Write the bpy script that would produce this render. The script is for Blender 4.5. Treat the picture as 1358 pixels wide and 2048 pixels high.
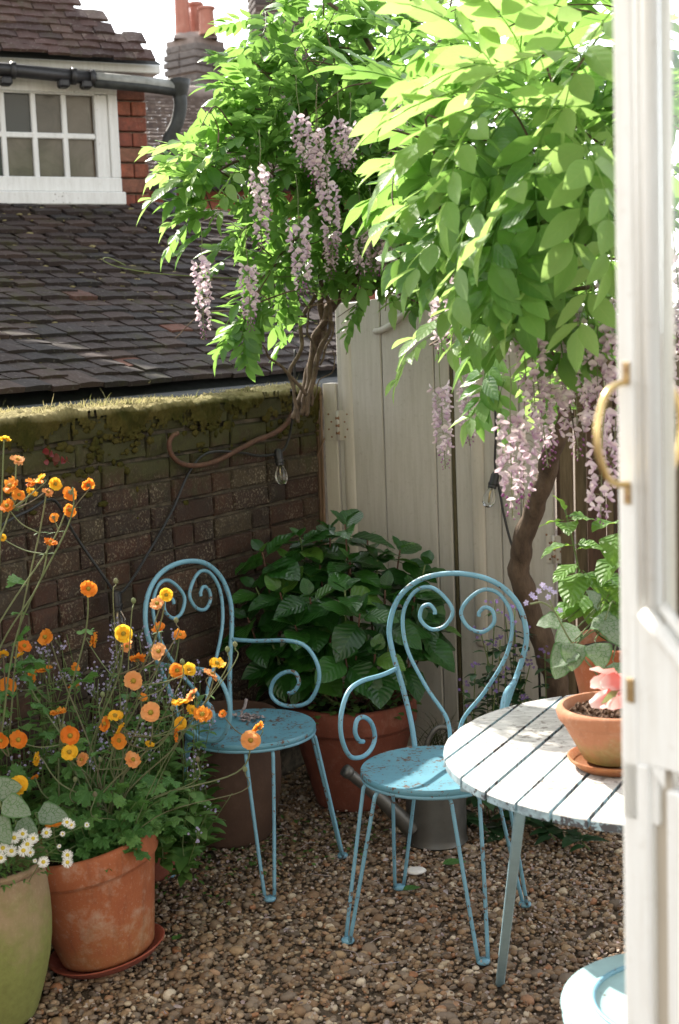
import bpy, bmesh, math, random
import numpy as np
from mathutils import Vector, Matrix, Quaternion
random.seed(7); RNG = np.random.default_rng(11)
for o in list(bpy.data.objects): bpy.data.objects.remove(o)
S = bpy.context.scene; COL = S.collection
rad = math.radians
# ---------------------------------------------------------------- camera
cd = bpy.data.cameras.new('camera'); cam = bpy.data.objects.new('camera', cd); COL.objects.link(cam)
cd.sensor_fit = 'VERTICAL'; cd.sensor_height = 36; cd.sensor_width = 24; cd.lens = 2800/2048*36
cd.clip_start = .05; cd.clip_end = 600
cam.matrix_world = Matrix.Translation((0,0,1.65)) @ Matrix.Rotation(math.pi/2-rad(7.4),4,'X') @ Matrix.Rotation(rad(-2.2),4,'Z')
cd.dof.use_dof = True; cd.dof.focus_distance = 3.95; cd.dof.aperture_fstop = 5.0
S.camera = cam
# ---------------------------------------------------------------- sky, sun, exposure
SUN_H = Vector((.56,-.83)).normalized(); SUN_E = rad(39.5)
w = bpy.data.worlds.new('World'); S.world = w; w.use_nodes = True
wn_ = w.node_tree.nodes; bg = wn_['Background']; sky = wn_.new('ShaderNodeTexSky'); sky.sky_type = 'NISHITA'
sky.sun_disc = False; sky.sun_elevation = SUN_E; sky.sun_rotation = math.atan2(-SUN_H.x,-SUN_H.y)
sky.dust_density = 1.0; sky.air_density = 1.0; sky.ozone_density = 1.0
hsv = wn_.new('ShaderNodeHueSaturation'); hsv.inputs['Saturation'].default_value = .22
w.node_tree.links.new(sky.outputs[0], hsv.inputs['Color']); w.node_tree.links.new(hsv.outputs[0], bg.inputs[0]); bg.inputs[1].default_value = .15
sl = bpy.data.lights.new('sun','SUN'); sl.energy = 3.4; sl.angle = rad(.55); sl.color = (1,.93,.82)
so = bpy.data.objects.new('sun', sl); COL.objects.link(so)
sd = Vector((SUN_H.x*math.cos(SUN_E), SUN_H.y*math.cos(SUN_E), -math.sin(SUN_E)))
so.rotation_euler = sd.to_track_quat('-Z','Y').to_euler()
S.view_settings.view_transform = 'Standard'; S.view_settings.look = 'None'
S.view_settings.exposure = 1.9; S.view_settings.gamma = 1
S.render.engine = 'CYCLES'; S.cycles.max_bounces = 8; S.cycles.transparent_max_bounces = 16
S.cycles.transmission_bounces = 6; S.cycles.diffuse_bounces = 4
# ---------------------------------------------------------------- node helpers
class NM:
    def __init__(s, name):
        s.m = bpy.data.materials.new(name); s.m.use_nodes = True
        s.t = s.m.node_tree; s.b = s.t.nodes['Principled BSDF']; s.out = s.t.nodes['Material Output']
    def n(s, typ, **k):
        x = s.t.nodes.new('ShaderNode'+typ)
        for a, v in k.items(): setattr(x, a, v)
        return x
    def l(s, a, b): s.t.links.new(a, b)
    def setin(s, sock, v):
        if hasattr(v, 'links'): s.l(v, sock)
        else: sock.default_value = v
    def coord(s, kind='Object'): return s.n('TexCoord').outputs[kind]
    def pos(s): return s.n('NewGeometry').outputs['Position']
    def mapping(s, v, scale=(1,1,1), loc=(0,0,0)):
        x = s.n('Mapping'); s.l(v, x.inputs[0]); x.inputs['Scale'].default_value = scale; x.inputs['Location'].default_value = loc
        return x.outputs[0]
    def noise(s, scale, detail=4, rough=.6, v=None, dist=0):
        x = s.n('TexNoise'); x.inputs['Scale'].default_value = scale; x.inputs['Detail'].default_value = detail
        x.inputs['Roughness'].default_value = rough; x.inputs['Distortion'].default_value = dist
        s.l(v if v is not None else s.coord(), x.inputs['Vector']); return x.outputs[0]
    def vor(s, scale, v=None, feature='F1', out=0):
        x = s.n('TexVoronoi', feature=feature); x.inputs['Scale'].default_value = scale
        s.l(v if v is not None else s.coord(), x.inputs['Vector']); return x.outputs[out]
    def math(s, op, a, b=0, c=0):
        x = s.n('Math', operation=op)
        for i, q in enumerate((a,b,c)): s.setin(x.inputs[i], q)
        return x.outputs[0]
    def ramp(s, f, stops, interp='LINEAR'):
        x = s.n('ValToRGB'); s.l(f, x.inputs[0]); r = x.color_ramp; r.interpolation = interp
        while len(r.elements) < len(stops): r.elements.new(.5)
        for e, (p, c) in zip(r.elements, stops):
            e.position = p; e.color = (c,c,c,1) if isinstance(c,(int,float)) else (*c,1)
        return x.outputs[0]
    def mix(s, f, a, b, mode='MIX'):
        x = s.n('Mix', data_type='RGBA', blend_type=mode)
        s.setin(x.inputs[0], f)
        for q, v in ((x.inputs[6],a),(x.inputs[7],b)):
            if isinstance(v, tuple): q.default_value = (*v,1)
            else: s.l(v, q)
        return x.outputs[2]
    def rnd(s):
        a = s.n('ObjectInfo').outputs['Random']; b = s.n('Attribute', attribute_name='rnd').outputs['Fac']
        return s.math('FRACT', s.math('ADD', a, b))
    def sep(s, v, i):
        x = s.n('SeparateXYZ'); s.l(v, x.inputs[0]); return x.outputs[i]
    def bump(s, h, strength=.5, dist=.01):
        x = s.n('Bump'); x.inputs['Strength'].default_value = strength; x.inputs['Distance'].default_value = dist
        s.l(h, x.inputs['Height']); s.l(x.outputs[0], s.b.inputs['Normal']); return x.outputs[0]
    def col(s, c): s.setin(s.b.inputs['Base Color'], (*c,1) if isinstance(c, tuple) else c)
    def rough(s, r): s.setin(s.b.inputs['Roughness'], r)
    def metal(s, r): s.setin(s.b.inputs['Metallic'], r)
    def translucent(s, c, f):
        t = s.n('BsdfTranslucent'); s.setin(t.inputs[0], (*c,1) if isinstance(c, tuple) else c)
        x = s.n('MixShader'); s.setin(x.inputs[0], f); s.l(s.b.outputs[0], x.inputs[1]); s.l(t.outputs[0], x.inputs[2])
        s.l(x.outputs[0], s.out.inputs[0])
MT = {}
def mk_brick(name, stops, moss=True, wpale=.5):
    m = NM(name); r = m.rnd(); p = m.pos()
    base = m.ramp(r, stops)
    n1 = m.noise(28, 6, .7, p); n2 = m.noise(7, 5, .65, p); n3 = m.noise(120, 3, .6, p)
    c = m.mix(m.ramp(n1, [(.35,0),(.7,1)]), base, m.mix(.6, base, (.03,.022,.018)))
    c = m.mix(m.math('MULTIPLY', m.math('MULTIPLY', m.ramp(n3, [(.52,0),(.68,1)]), m.ramp(m.noise(3.2, 4, .7, p), [(.45,.05),(.68,1)])), wpale*1.5), c, (.36,.31,.22))
    c = m.mix(m.math('MULTIPLY', m.ramp(m.noise(11, 5, .75, p, 1.), [(.55,0),(.7,1)]), .55), c, (.016,.013,.009))
    if moss:
        z = m.sep(p, 2)
        g = m.math('ADD', m.math('MULTIPLY_ADD', z, 1.5, -1.82), n2)
        c = m.mix(m.ramp(g, [(.42,0),(.62,.9)]), c, m.mix(n1, (.014,.017,.005), (.075,.07,.016)))
        c = m.mix(m.math('MULTIPLY', m.ramp(n2, [(.55,0),(.75,.45)]), 1), c, (.025,.024,.014))
    m.col(c); m.rough(.9); m.bump(m.math('ADD', n1, m.math('MULTIPLY', n3, .5)), .6, .006); MT[name] = m.m
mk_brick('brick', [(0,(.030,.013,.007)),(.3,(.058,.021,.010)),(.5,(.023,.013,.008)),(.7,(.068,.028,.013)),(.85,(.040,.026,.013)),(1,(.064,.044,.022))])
mk_brick('red_brick', [(0,(.26,.075,.045)),(.5,(.32,.10,.055)),(.8,(.20,.055,.04)),(1,(.27,.13,.08))], False, .3)
mk_brick('grey_brick', [(0,(.15,.135,.125)),(.5,(.20,.18,.165)),(1,(.13,.12,.115))], False, .4)
mk_brick('dark_brick', [(0,(.05,.035,.03)),(.5,(.085,.055,.045)),(1,(.06,.05,.045))], False, .4)
def mk_simple(name, c1, c2, scale=30, rough=.8, bump=.3, bd=.003, metal=0, world=True, stretch=None, spec=None):
    m = NM(name); v = m.pos() if world else m.coord()
    if stretch: v = m.mapping(v, stretch)
    n1 = m.noise(scale, 6, .65, v)
    m.col(m.mix(m.ramp(n1, [(.3,0),(.7,1)]), c1, c2)); m.rough(rough); m.metal(metal)
    if bump: m.bump(n1, bump, bd)
    if spec is not None: m.b.inputs['Specular IOR Level'].default_value = spec
    MT[name] = m.m; return m
mk_simple('mortar', (.024,.020,.014), (.15,.12,.08), 22, .95, .8, .008)
mk_simple('pale_mortar', (.28,.22,.17), (.42,.35,.27), 40, .95, .5)
mk_simple('soil', (.025,.016,.01), (.075,.048,.03), 60, .95, 1, .01)
mk_simple('potting_soil', (.045,.024,.013), (.14,.075,.04), 90, .95, 1, .008)
mk_simple('ground', (.07,.048,.03), (.14,.10,.065), 30, .95, 1, .02)
mk_simple('black_plastic', (.012,.012,.013), (.025,.025,.026), 40, .45, .1)
mk_simple('black_iron', (.010,.012,.011), (.035,.04,.036), 30, .6, .4)
mk_simple('weathered_iron', (.20,.21,.19), (.34,.35,.33), 25, .6, .3)
mk_simple('lead', (.18,.20,.23), (.30,.33,.36), 14, .55, .3)
mk_simple('brass', (.66,.48,.20), (.80,.62,.32), 60, .3, .05, metal=1)
mk_simple('aged_brass', (.28,.19,.09), (.45,.32,.16), 80, .5, .2, metal=.8)
mk_simple('steel_screw', (.16,.07,.03), (.30,.16,.08), 200, .6, .2)
mk_simple('bark', (.045,.028,.018), (.14,.095,.062), 26, .95, 1, .012, stretch=(1,1,.35))
mk_simple('vine_bark', (.05,.033,.022), (.17,.12,.08), 34, .95, .9, .008)
mk_simple('red_bark', (.06,.026,.016), (.13,.06,.034), 40, .75, .5)
mk_simple('cane', (.10,.055,.03), (.24,.15,.09), 30, .8, .6, .004, stretch=(1,1,.15))
mk_simple('cut_wood', (.35,.24,.13), (.45,.33,.20), 60, .8)
mk_simple('dark_timber', (.05,.026,.016), (.11,.06,.036), 16, .85, .6, .005, stretch=(5,5,.5))
mk_simple('olive_timber', (.085,.06,.03), (.17,.125,.07), 16, .85, .6, .005, stretch=(5,5,.5))
mk_simple('mossy_strip', (.05,.042,.018), (.11,.09,.045), 30, .95, .6, stretch=(3,3,.6))
mk_simple('stone', (.10,.07,.05), (.22,.17,.13), 20, .95, .8, .008)
mk_simple('bulb_cap', (.01,.01,.011), (.02,.02,.022), 60, .4, .1)
mk_simple('shell_white', (.62,.58,.52), (.78,.75,.70), 40, .6, .3)
mk_simple('dry_petal', (.20,.15,.14), (.42,.36,.36), 120, .9, .3)
mk_simple('filament', (.5,.38,.2), (.6,.46,.26), 10, .4, 0, metal=1)
mk_simple('far_mortar', (.20,.16,.14), (.30,.25,.22), 12, .95, .3)
def mk_tile(name, stops, moss=.6, pale=.5):
    m = NM(name); r = m.rnd(); p = m.pos()
    base = m.ramp(r, stops)
    n1 = m.noise(16, 6, .7, p); n2 = m.noise(4.5, 5, .65, p); n3 = m.noise(75, 4, .6, p)
    c = m.mix(m.ramp(n1, [(.3,0),(.75,.75)]), base, m.mix(.5, base, (.02,.018,.016)))
    c = m.mix(m.math('MULTIPLY', m.ramp(n3, [(.58,0),(.7,1)]), pale), c, (.20,.185,.16))
    c = m.mix(m.math('MULTIPLY', m.ramp(m.math('ADD', m.math('MULTIPLY', n2, .7), m.math('MULTIPLY', n1, .4)), [(.58,0),(.72,1)]), moss), c, (.05,.048,.018))
    m.col(c); m.b.inputs['Specular IOR Level'].default_value = .18; m.rough(m.ramp(n1, [(0,.7),(1,.95)])); m.bump(m.math('ADD', n1, m.math('MULTIPLY', n3, .5)), .5, .006); MT[name] = m.m
mk_tile('roof_tile', [(0,(.034,.026,.024)),(.35,(.050,.036,.032)),(.6,(.034,.031,.031)),(.85,(.062,.043,.037)),(.98,(.07,.048,.04)),(1,(.15,.06,.04))], .85, .45)
mk_tile('upper_tile', [(0,(.070,.042,.036)),(.5,(.095,.056,.048)),(.8,(.060,.041,.038)),(1,(.12,.075,.058))], .6, .6)
mk_tile('far_tile', [(0,(.15,.115,.10)),(.5,(.20,.155,.13)),(1,(.13,.10,.09))], .2, .4)
def mk_paint(name, c, dirt, amount, rough=.5, streak=(6,6,.7), under=None, ua=.62, gr=.5):
    m = NM(name); p = m.pos(); n1 = m.noise(9, 6, .7, m.mapping(p, streak)); n2 = m.noise(60, 5, .6, p); n3 = m.noise(5, 5, .7, p)
    k = m.mix(m.math('MULTIPLY', m.ramp(n1, [(.42,0),(.75,1)]), amount), c, dirt)
    k = m.mix(m.math('MULTIPLY', m.ramp(n2, [(.60,0),(.72,1)]), amount*.8), k, dirt)
    if under: k = m.mix(m.ramp(m.math('ADD', m.math('MULTIPLY', n2, .55), m.math('MULTIPLY', n3, .5)), [(ua,0),(ua+.02,1)]), k, under)
    m.col(k); m.rough(rough); m.bump(m.math('ADD', n2, n1), gr*.5, .002); MT[name] = m.m
mk_paint('gate_paint', (.48,.455,.405), (.29,.255,.20), .45, .75, (7,7,.5), gr=.9)
mk_paint('gate_paint_light', (.52,.48,.41), (.35,.31,.24), .5, .7, (7,7,.5), gr=.7)
mk_paint('window_paint', (.70,.71,.69), (.40,.39,.35), .4, .5, under=(.16,.14,.12), ua=.66)
mk_paint('door_paint', (.82,.815,.77), (.52,.47,.38), .38, .42, (9,9,.6), gr=.6)
mk_paint('groove_shade', (.50,.44,.35), (.40,.34,.26), .4, .6, gr=.3)  # beige tone paints in the shade of the recess beside the panel
mk_simple('house_render', (.27,.245,.205), (.32,.29,.245), 6, .9, .3)
mk_paint('table_paint', (.58,.575,.55), (.25,.235,.22), .9, .6, (3,9,3), under=(.24,.22,.20), ua=.60)
mk_paint('table_edge', (.34,.47,.52), (.10,.11,.13), .9, .7, (3,3,3), under=(.07,.065,.07), ua=.55)
def mk_blue(name, c, rustk):
    m = NM(name); p = m.pos(); n2 = m.noise(85, 4, .6, p); n3 = m.noise(13, 5, .7, p)
    k = m.mix(m.ramp(n3, [(.4,0),(.75,.55)]), c, tuple(q*.62 for q in c))
    k = m.mix(m.ramp(m.math('ADD', m.math('MULTIPLY', n2, .6), m.math('MULTIPLY', n3, .45)), [(rustk,0),(rustk+.03,1)]), k, (.10,.045,.022))
    k = m.mix(m.math('MULTIPLY', m.ramp(n2, [(.66,0),(.72,.7)]), 1), k, (.33,.42,.42))
    m.col(k); m.rough(.42); m.bump(n2, .25, .002); MT[name] = m.m
mk_blue('blue_paint', (.165,.355,.46), .60)
mk_blue('blue_seat', (.105,.27,.35), .575)
mk_blue('pale_blue_seat', (.34,.52,.54), .66)
mk_blue('table_leg_blue', (.27,.42,.48), .68)
def mk_terra(name, c1, c2, bloom, moss, mz=(0,.3)):
    m = NM(name); p = m.pos(); n1 = m.noise(11, 6, .65, p); n2 = m.noise(45, 5, .65, p); n3 = m.noise(150, 3, .6, p)
    k = m.mix(m.ramp(n1, [(.3,0),(.7,1)]), c1, c2)
    k = m.mix(m.math('MULTIPLY', m.ramp(m.math('ADD', m.math('MULTIPLY', n1, .6), m.math('MULTIPLY', n2, .45)), [(.55,0),(.72,1)]), bloom), k, (.50,.36,.27))
    k = m.mix(m.math('MULTIPLY', m.ramp(n3, [(.6,0),(.7,1)]), bloom*.35), k, (.55,.42,.33))
    ns = m.noise(16, 5, .7, m.mapping(p, (2.2,2.2,.35)))
    k = m.mix(m.math('MULTIPLY', m.ramp(ns, [(.50,0),(.72,1)]), .55), k, m.mix(.55, k, (.05,.025,.015)))
    if moss:
        z = m.sep(m.coord(), 2)
        g = m.math('ADD', m.math('MULTIPLY_ADD', z, -1/(mz[1]-mz[0]), mz[1]/(mz[1]-mz[0])), m.math('MULTIPLY_ADD', n1, 1.4, -.8))
        k = m.mix(m.math('MULTIPLY', m.ramp(g, [(.3,0),(.8,1)]), moss), k, m.mix(n2, (.12,.12,.03), (.26,.28,.075)))
    m.col(k); m.rough(.85); m.bump(m.math('ADD', n2, n3), .25, .003); MT[name] = m.m
mk_terra('terracotta', (.30,.082,.030), (.38,.12,.045), .6, .22, (-.05,.22))
mk_terra('terracotta_pale', (.34,.135,.065), (.42,.19,.10), .45, .85, (-.02,.12))
mk_terra('terracotta_dark', (.17,.045,.024), (.22,.062,.034), .2, 0)
mk_terra('pale_chimney_clay', (.34,.13,.09), (.40,.18,.13), .3, 0)
mk_terra('mossy_pot', (.30,.22,.12), (.24,.15,.09), .5, 1, (.16,.50))
mk_terra('brown_glaze', (.070,.036,.022), (.095,.05,.03), .05, 0)
mk_terra('red_plastic', (.28,.06,.032), (.33,.08,.045), .2, 0)
m = NM('zinc'); p = m.pos(); n1 = m.noise(18, 5, .7, p); n2 = m.vor(60, p)
m.col(m.mix(n1, (.08,.08,.075), (.19,.185,.17))); m.metal(.75); m.rough(m.ramp(n1, [(.2,.38),(.8,.62)])); m.bump(n1, .15, .003); MT['zinc'] = m.m
# glass
m = NM('glass'); m.col((.95,.97,.96)); m.rough(0); m.b.inputs['Transmission Weight'].default_value = 1; m.b.inputs['IOR'].default_value = 1.45; MT['glass'] = m.m
m = NM('house_pane'); p = m.pos(); n1 = m.noise(5, 5, .7, p, 1.2); r = m.rnd()
m.col(m.mix(m.ramp(r, [(.55,0),(.75,1)]), m.mix(m.ramp(n1, [(.3,0),(.75,1)]), (.075,.068,.055), (.17,.155,.125)), (.05,.058,.058))); m.rough(.12); MT['house_pane'] = m.m  # mottled reflection and curtain tones painted into the pane colour
# pebble & moss
m = NM('pebble'); r = m.n('Attribute', attribute_name='rnd').outputs['Fac']; p = m.pos(); n1 = m.noise(130, 4, .6, p)
k = m.ramp(r, [(0,(0.140,0.081,0.045)),(.15,(0.248,0.150,0.079)),(.3,(0.20,0.155,0.115)),(.45,(0.301,0.191,0.101)),(.58,(0.134,0.098,0.070)),(.7,(0.27,0.20,0.14)),(.82,(0.365,0.248,0.139)),(.88,(0.323,0.139,0.063)),(.93,(0.473,0.372,0.250)),(1,(0.623,0.516,0.385))])
m.col(m.mix(m.ramp(n1, [(.35,.0),(.75,.55)]), k, m.mix(.6, k, (.06,.045,.03)))); m.rough(.72); m.bump(n1, .25, .002); MT['pebble'] = m.m
m = NM('moss'); p = m.pos(); n1 = m.noise(55, 6, .75, p); n2 = m.noise(9, 5, .6, p)
m.col(m.mix(m.ramp(n2, [(.3,0),(.7,1)]), m.mix(n1, (.016,.020,.005), (.065,.064,.013)), m.mix(n1, (.045,.036,.012), (.17,.135,.04)))); m.rough(1); m.b.inputs['Specular IOR Level'].default_value = .1
m.bump(n1, 1, .012)
zz = m.sep(p, 2); tp = m.ramp(m.math('ADD', m.math('MULTIPLY_ADD', zz, 14, -19.95), m.math('MULTIPLY', n2, .5)), [(.12,0),(.42,1)]); tp = m.math('MULTIPLY', tp, m.ramp(m.noise(7, 4, .7, p), [(.36,.12),(.60,1)]))  # pale top of the moss: dry straw plus the sunlit strip, painted in
bc = m.b.inputs['Base Color'].links[0].from_socket; m.col(m.mix(tp, bc, m.mix(n1, (.22,.19,.08), (.52,.45,.25)))); MT['moss'] = m.m
m = NM('dry_grass'); r = m.n('Attribute', attribute_name='rnd').outputs['Fac']
k = m.ramp(r, [(0,(.44,.39,.18)),(.5,(.55,.48,.26)),(1,(.26,.28,.08))]); m.col(k); m.rough(.8); m.translucent(k, .4); MT['dry_grass'] = m.m
# foliage
def mk_leaf(name, stops, trans=.45, tcol=None, rough=.42, vein=.0, vcol=(.3,.4,.15), side=7, bump=.0, spec=.4, silver=None):
    m = NM(name); r = m.rnd(); k = m.ramp(r, stops); uv = m.n('UVMap').outputs[0]
    u = m.sep(uv, 0); v = m.math('ABSOLUTE', m.math('SUBTRACT', m.sep(uv, 1), .5))
    mid = m.math('LESS_THAN', v, .022)
    sv = m.math('PINGPONG', m.math('MULTIPLY', m.math('SUBTRACT', u, m.math('MULTIPLY', v, .55)), side), .5)
    if silver:
        nn = m.noise(26, 3, .6, m.n('UVMap').outputs[0])
        vo = m.vor(7, m.n('UVMap').outputs[0], 'DISTANCE_TO_EDGE')
        vein_m = m.math('MAXIMUM', m.ramp(vo, [(.02,1),(.07,0)]), m.ramp(v, [(.40,0),(.47,1)]))
        k = m.mix(vein_m, m.mix(nn, silver, tuple(q*.75 for q in silver)), k)
    if vein:
        vm = m.math('MAXIMUM', mid, m.math('MULTIPLY', m.ramp(sv, [(.03,1),(.10,0)]), .55))
        k2 = m.mix(m.math('MULTIPLY', vm, vein), k, vcol)
    else: k2 = k
    m.col(k2); m.rough(rough); m.b.inputs['Specular IOR Level'].default_value = spec
    if bump: m.bump(m.math('ADD', m.ramp(sv, [(0,0),(.5,1)]), m.math('MULTIPLY', m.ramp(v, [(0,0),(.1,1)]), .6)), bump, .006)
    tc = m.mix(.75, k2, tcol) if tcol else k2
    m.translucent(tc, trans); MT[name] = m.m
mk_leaf('wisteria_leaf', [(0,(.030,.105,.022)),(.35,(.055,.16,.030)),(.75,(.095,.225,.045)),(1,(.14,.29,.070))], .52, (.36,.62,.13), .38, .5, (.16,.27,.06), 6, .15)
mk_leaf('wisteria_young', [(0,(.12,.26,.055)),(1,(.20,.34,.10))], .55, (.48,.68,.20), .4, .4, (.25,.34,.1), 6, .1)
mk_leaf('hydrangea_leaf', [(0,(.012,.052,.009)),(.5,(.019,.076,.012)),(.85,(.030,.105,.014)),(1,(.085,.18,.028))], .2, (.08,.22,.03), .28, .35, (.05,.13,.03), 8, .22, .45)
mk_leaf('geum_leaf', [(0,(.05,.145,.03)),(.5,(.08,.20,.045)),(1,(.13,.26,.065))], .3, (.16,.32,.06), .5, .4, (.11,.21,.07), 6, .3)
mk_leaf('small_leaf', [(0,(.05,.135,.028)),(.5,(.085,.185,.042)),(1,(.13,.235,.06))], .35, (.2,.36,.07), .5)
mk_leaf('dark_leaf', [(0,(.014,.040,.016)),(.6,(.022,.06,.022)),(1,(.035,.085,.03))], .2, (.07,.17,.04), .4, .3, (.05,.1,.04))
mk_leaf('mint_leaf', [(0,(.075,.19,.03)),(1,(.14,.28,.055))], .45, (.36,.56,.08), .45, .5, (.18,.3,.1), 7, .6)
mk_leaf('brunnera_leaf', [(0,(.04,.11,.03)),(1,(.06,.15,.04))], .25, (.2,.35,.1), .5, .0, silver=(.22,.28,.20), bump=0)
mk_leaf('red_leaf', [(0,(.16,.022,.028)),(.5,(.22,.03,.035)),(1,(.05,.07,.03))], .3, (.4,.08,.06), .3)
mk_leaf('stem', [(0,(.09,.14,.04)),(1,(.15,.19,.07))], .15, None, .6)
mk_leaf('hairy_stem', [(0,(.14,.18,.08)),(.6,(.20,.23,.12)),(1,(.14,.10,.07))], .25, (.5,.5,.3), .7)
mk_leaf('grass_blade', [(0,(.03,.05,.015)),(1,(.07,.09,.03))], .3, None, .6)
def mk_petal(name, stops, trans, tcol, grad=None, rough=.6):
    m = NM(name); k = m.ramp(m.rnd(), stops)
    if grad: k = m.mix(m.ramp(m.sep(m.n('UVMap').outputs[0], 0), grad[0]), k, grad[1])
    m.col(k); m.rough(rough); m.b.inputs['Specular IOR Level'].default_value = .2
    m.translucent(m.mix(.5, k, tcol), trans); MT[name] = m.m
mk_petal('wisteria_petal', [(0,(.56,.43,.50)),(.5,(.72,.61,.64)),(1,(.82,.74,.71))], .42, (.88,.74,.78), ([(0,.9),(.42,0)], (.36,.17,.34)))
mk_petal('wisteria_bud', [(0,(.25,.08,.22)),(1,(.40,.20,.34))], .35, (.5,.22,.42))
mk_petal('geum_orange', [(0,(.78,.25,.03)),(.5,(.82,.33,.045)),(1,(.74,.19,.02))], .42, (1,.50,.08))
mk_petal('geum_peach', [(0,(.82,.37,.12)),(1,(.84,.45,.20))], .42, (1,.6,.28))
mk_petal('geum_yellow', [(0,(.84,.56,.04)),(1,(.86,.45,.03))], .42, (1,.78,.1))
mk_petal('geum_centre', [(0,(.30,.24,.03)),(1,(.36,.22,.03))], .1, (.4,.4,.1))
mk_petal('daisy_white', [(0,(.78,.78,.74)),(1,(.82,.80,.76))], .35, (.9,.9,.85))
mk_petal('daisy_yellow', [(0,(.52,.40,.04)),(1,(.58,.44,.05))], .1, (.6,.5,.1))
mk_petal('lilac', [(0,(.36,.32,.55)),(1,(.52,.46,.66))], .3, (.6,.55,.8))
mk_petal('fallen_petal', [(0,(.40,.32,.27)),(.6,(.50,.42,.35)),(1,(.32,.24,.25))], .25, (.6,.5,.5))
mk_petal('purple_flower', [(0,(.14,.09,.26)),(1,(.22,.14,.34))], .3, (.3,.2,.5))
mk_petal('tulip_petal', [(0,(.66,.16,.15)),(1,(.72,.25,.22))], .35, (.95,.4,.35), ([(.55,0),(.95,.9)], (.82,.74,.70)), .45)
mk_petal('tulip_green', [(0,(.25,.30,.12)),(1,(.3,.34,.16))], .25, (.4,.45,.2))
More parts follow.
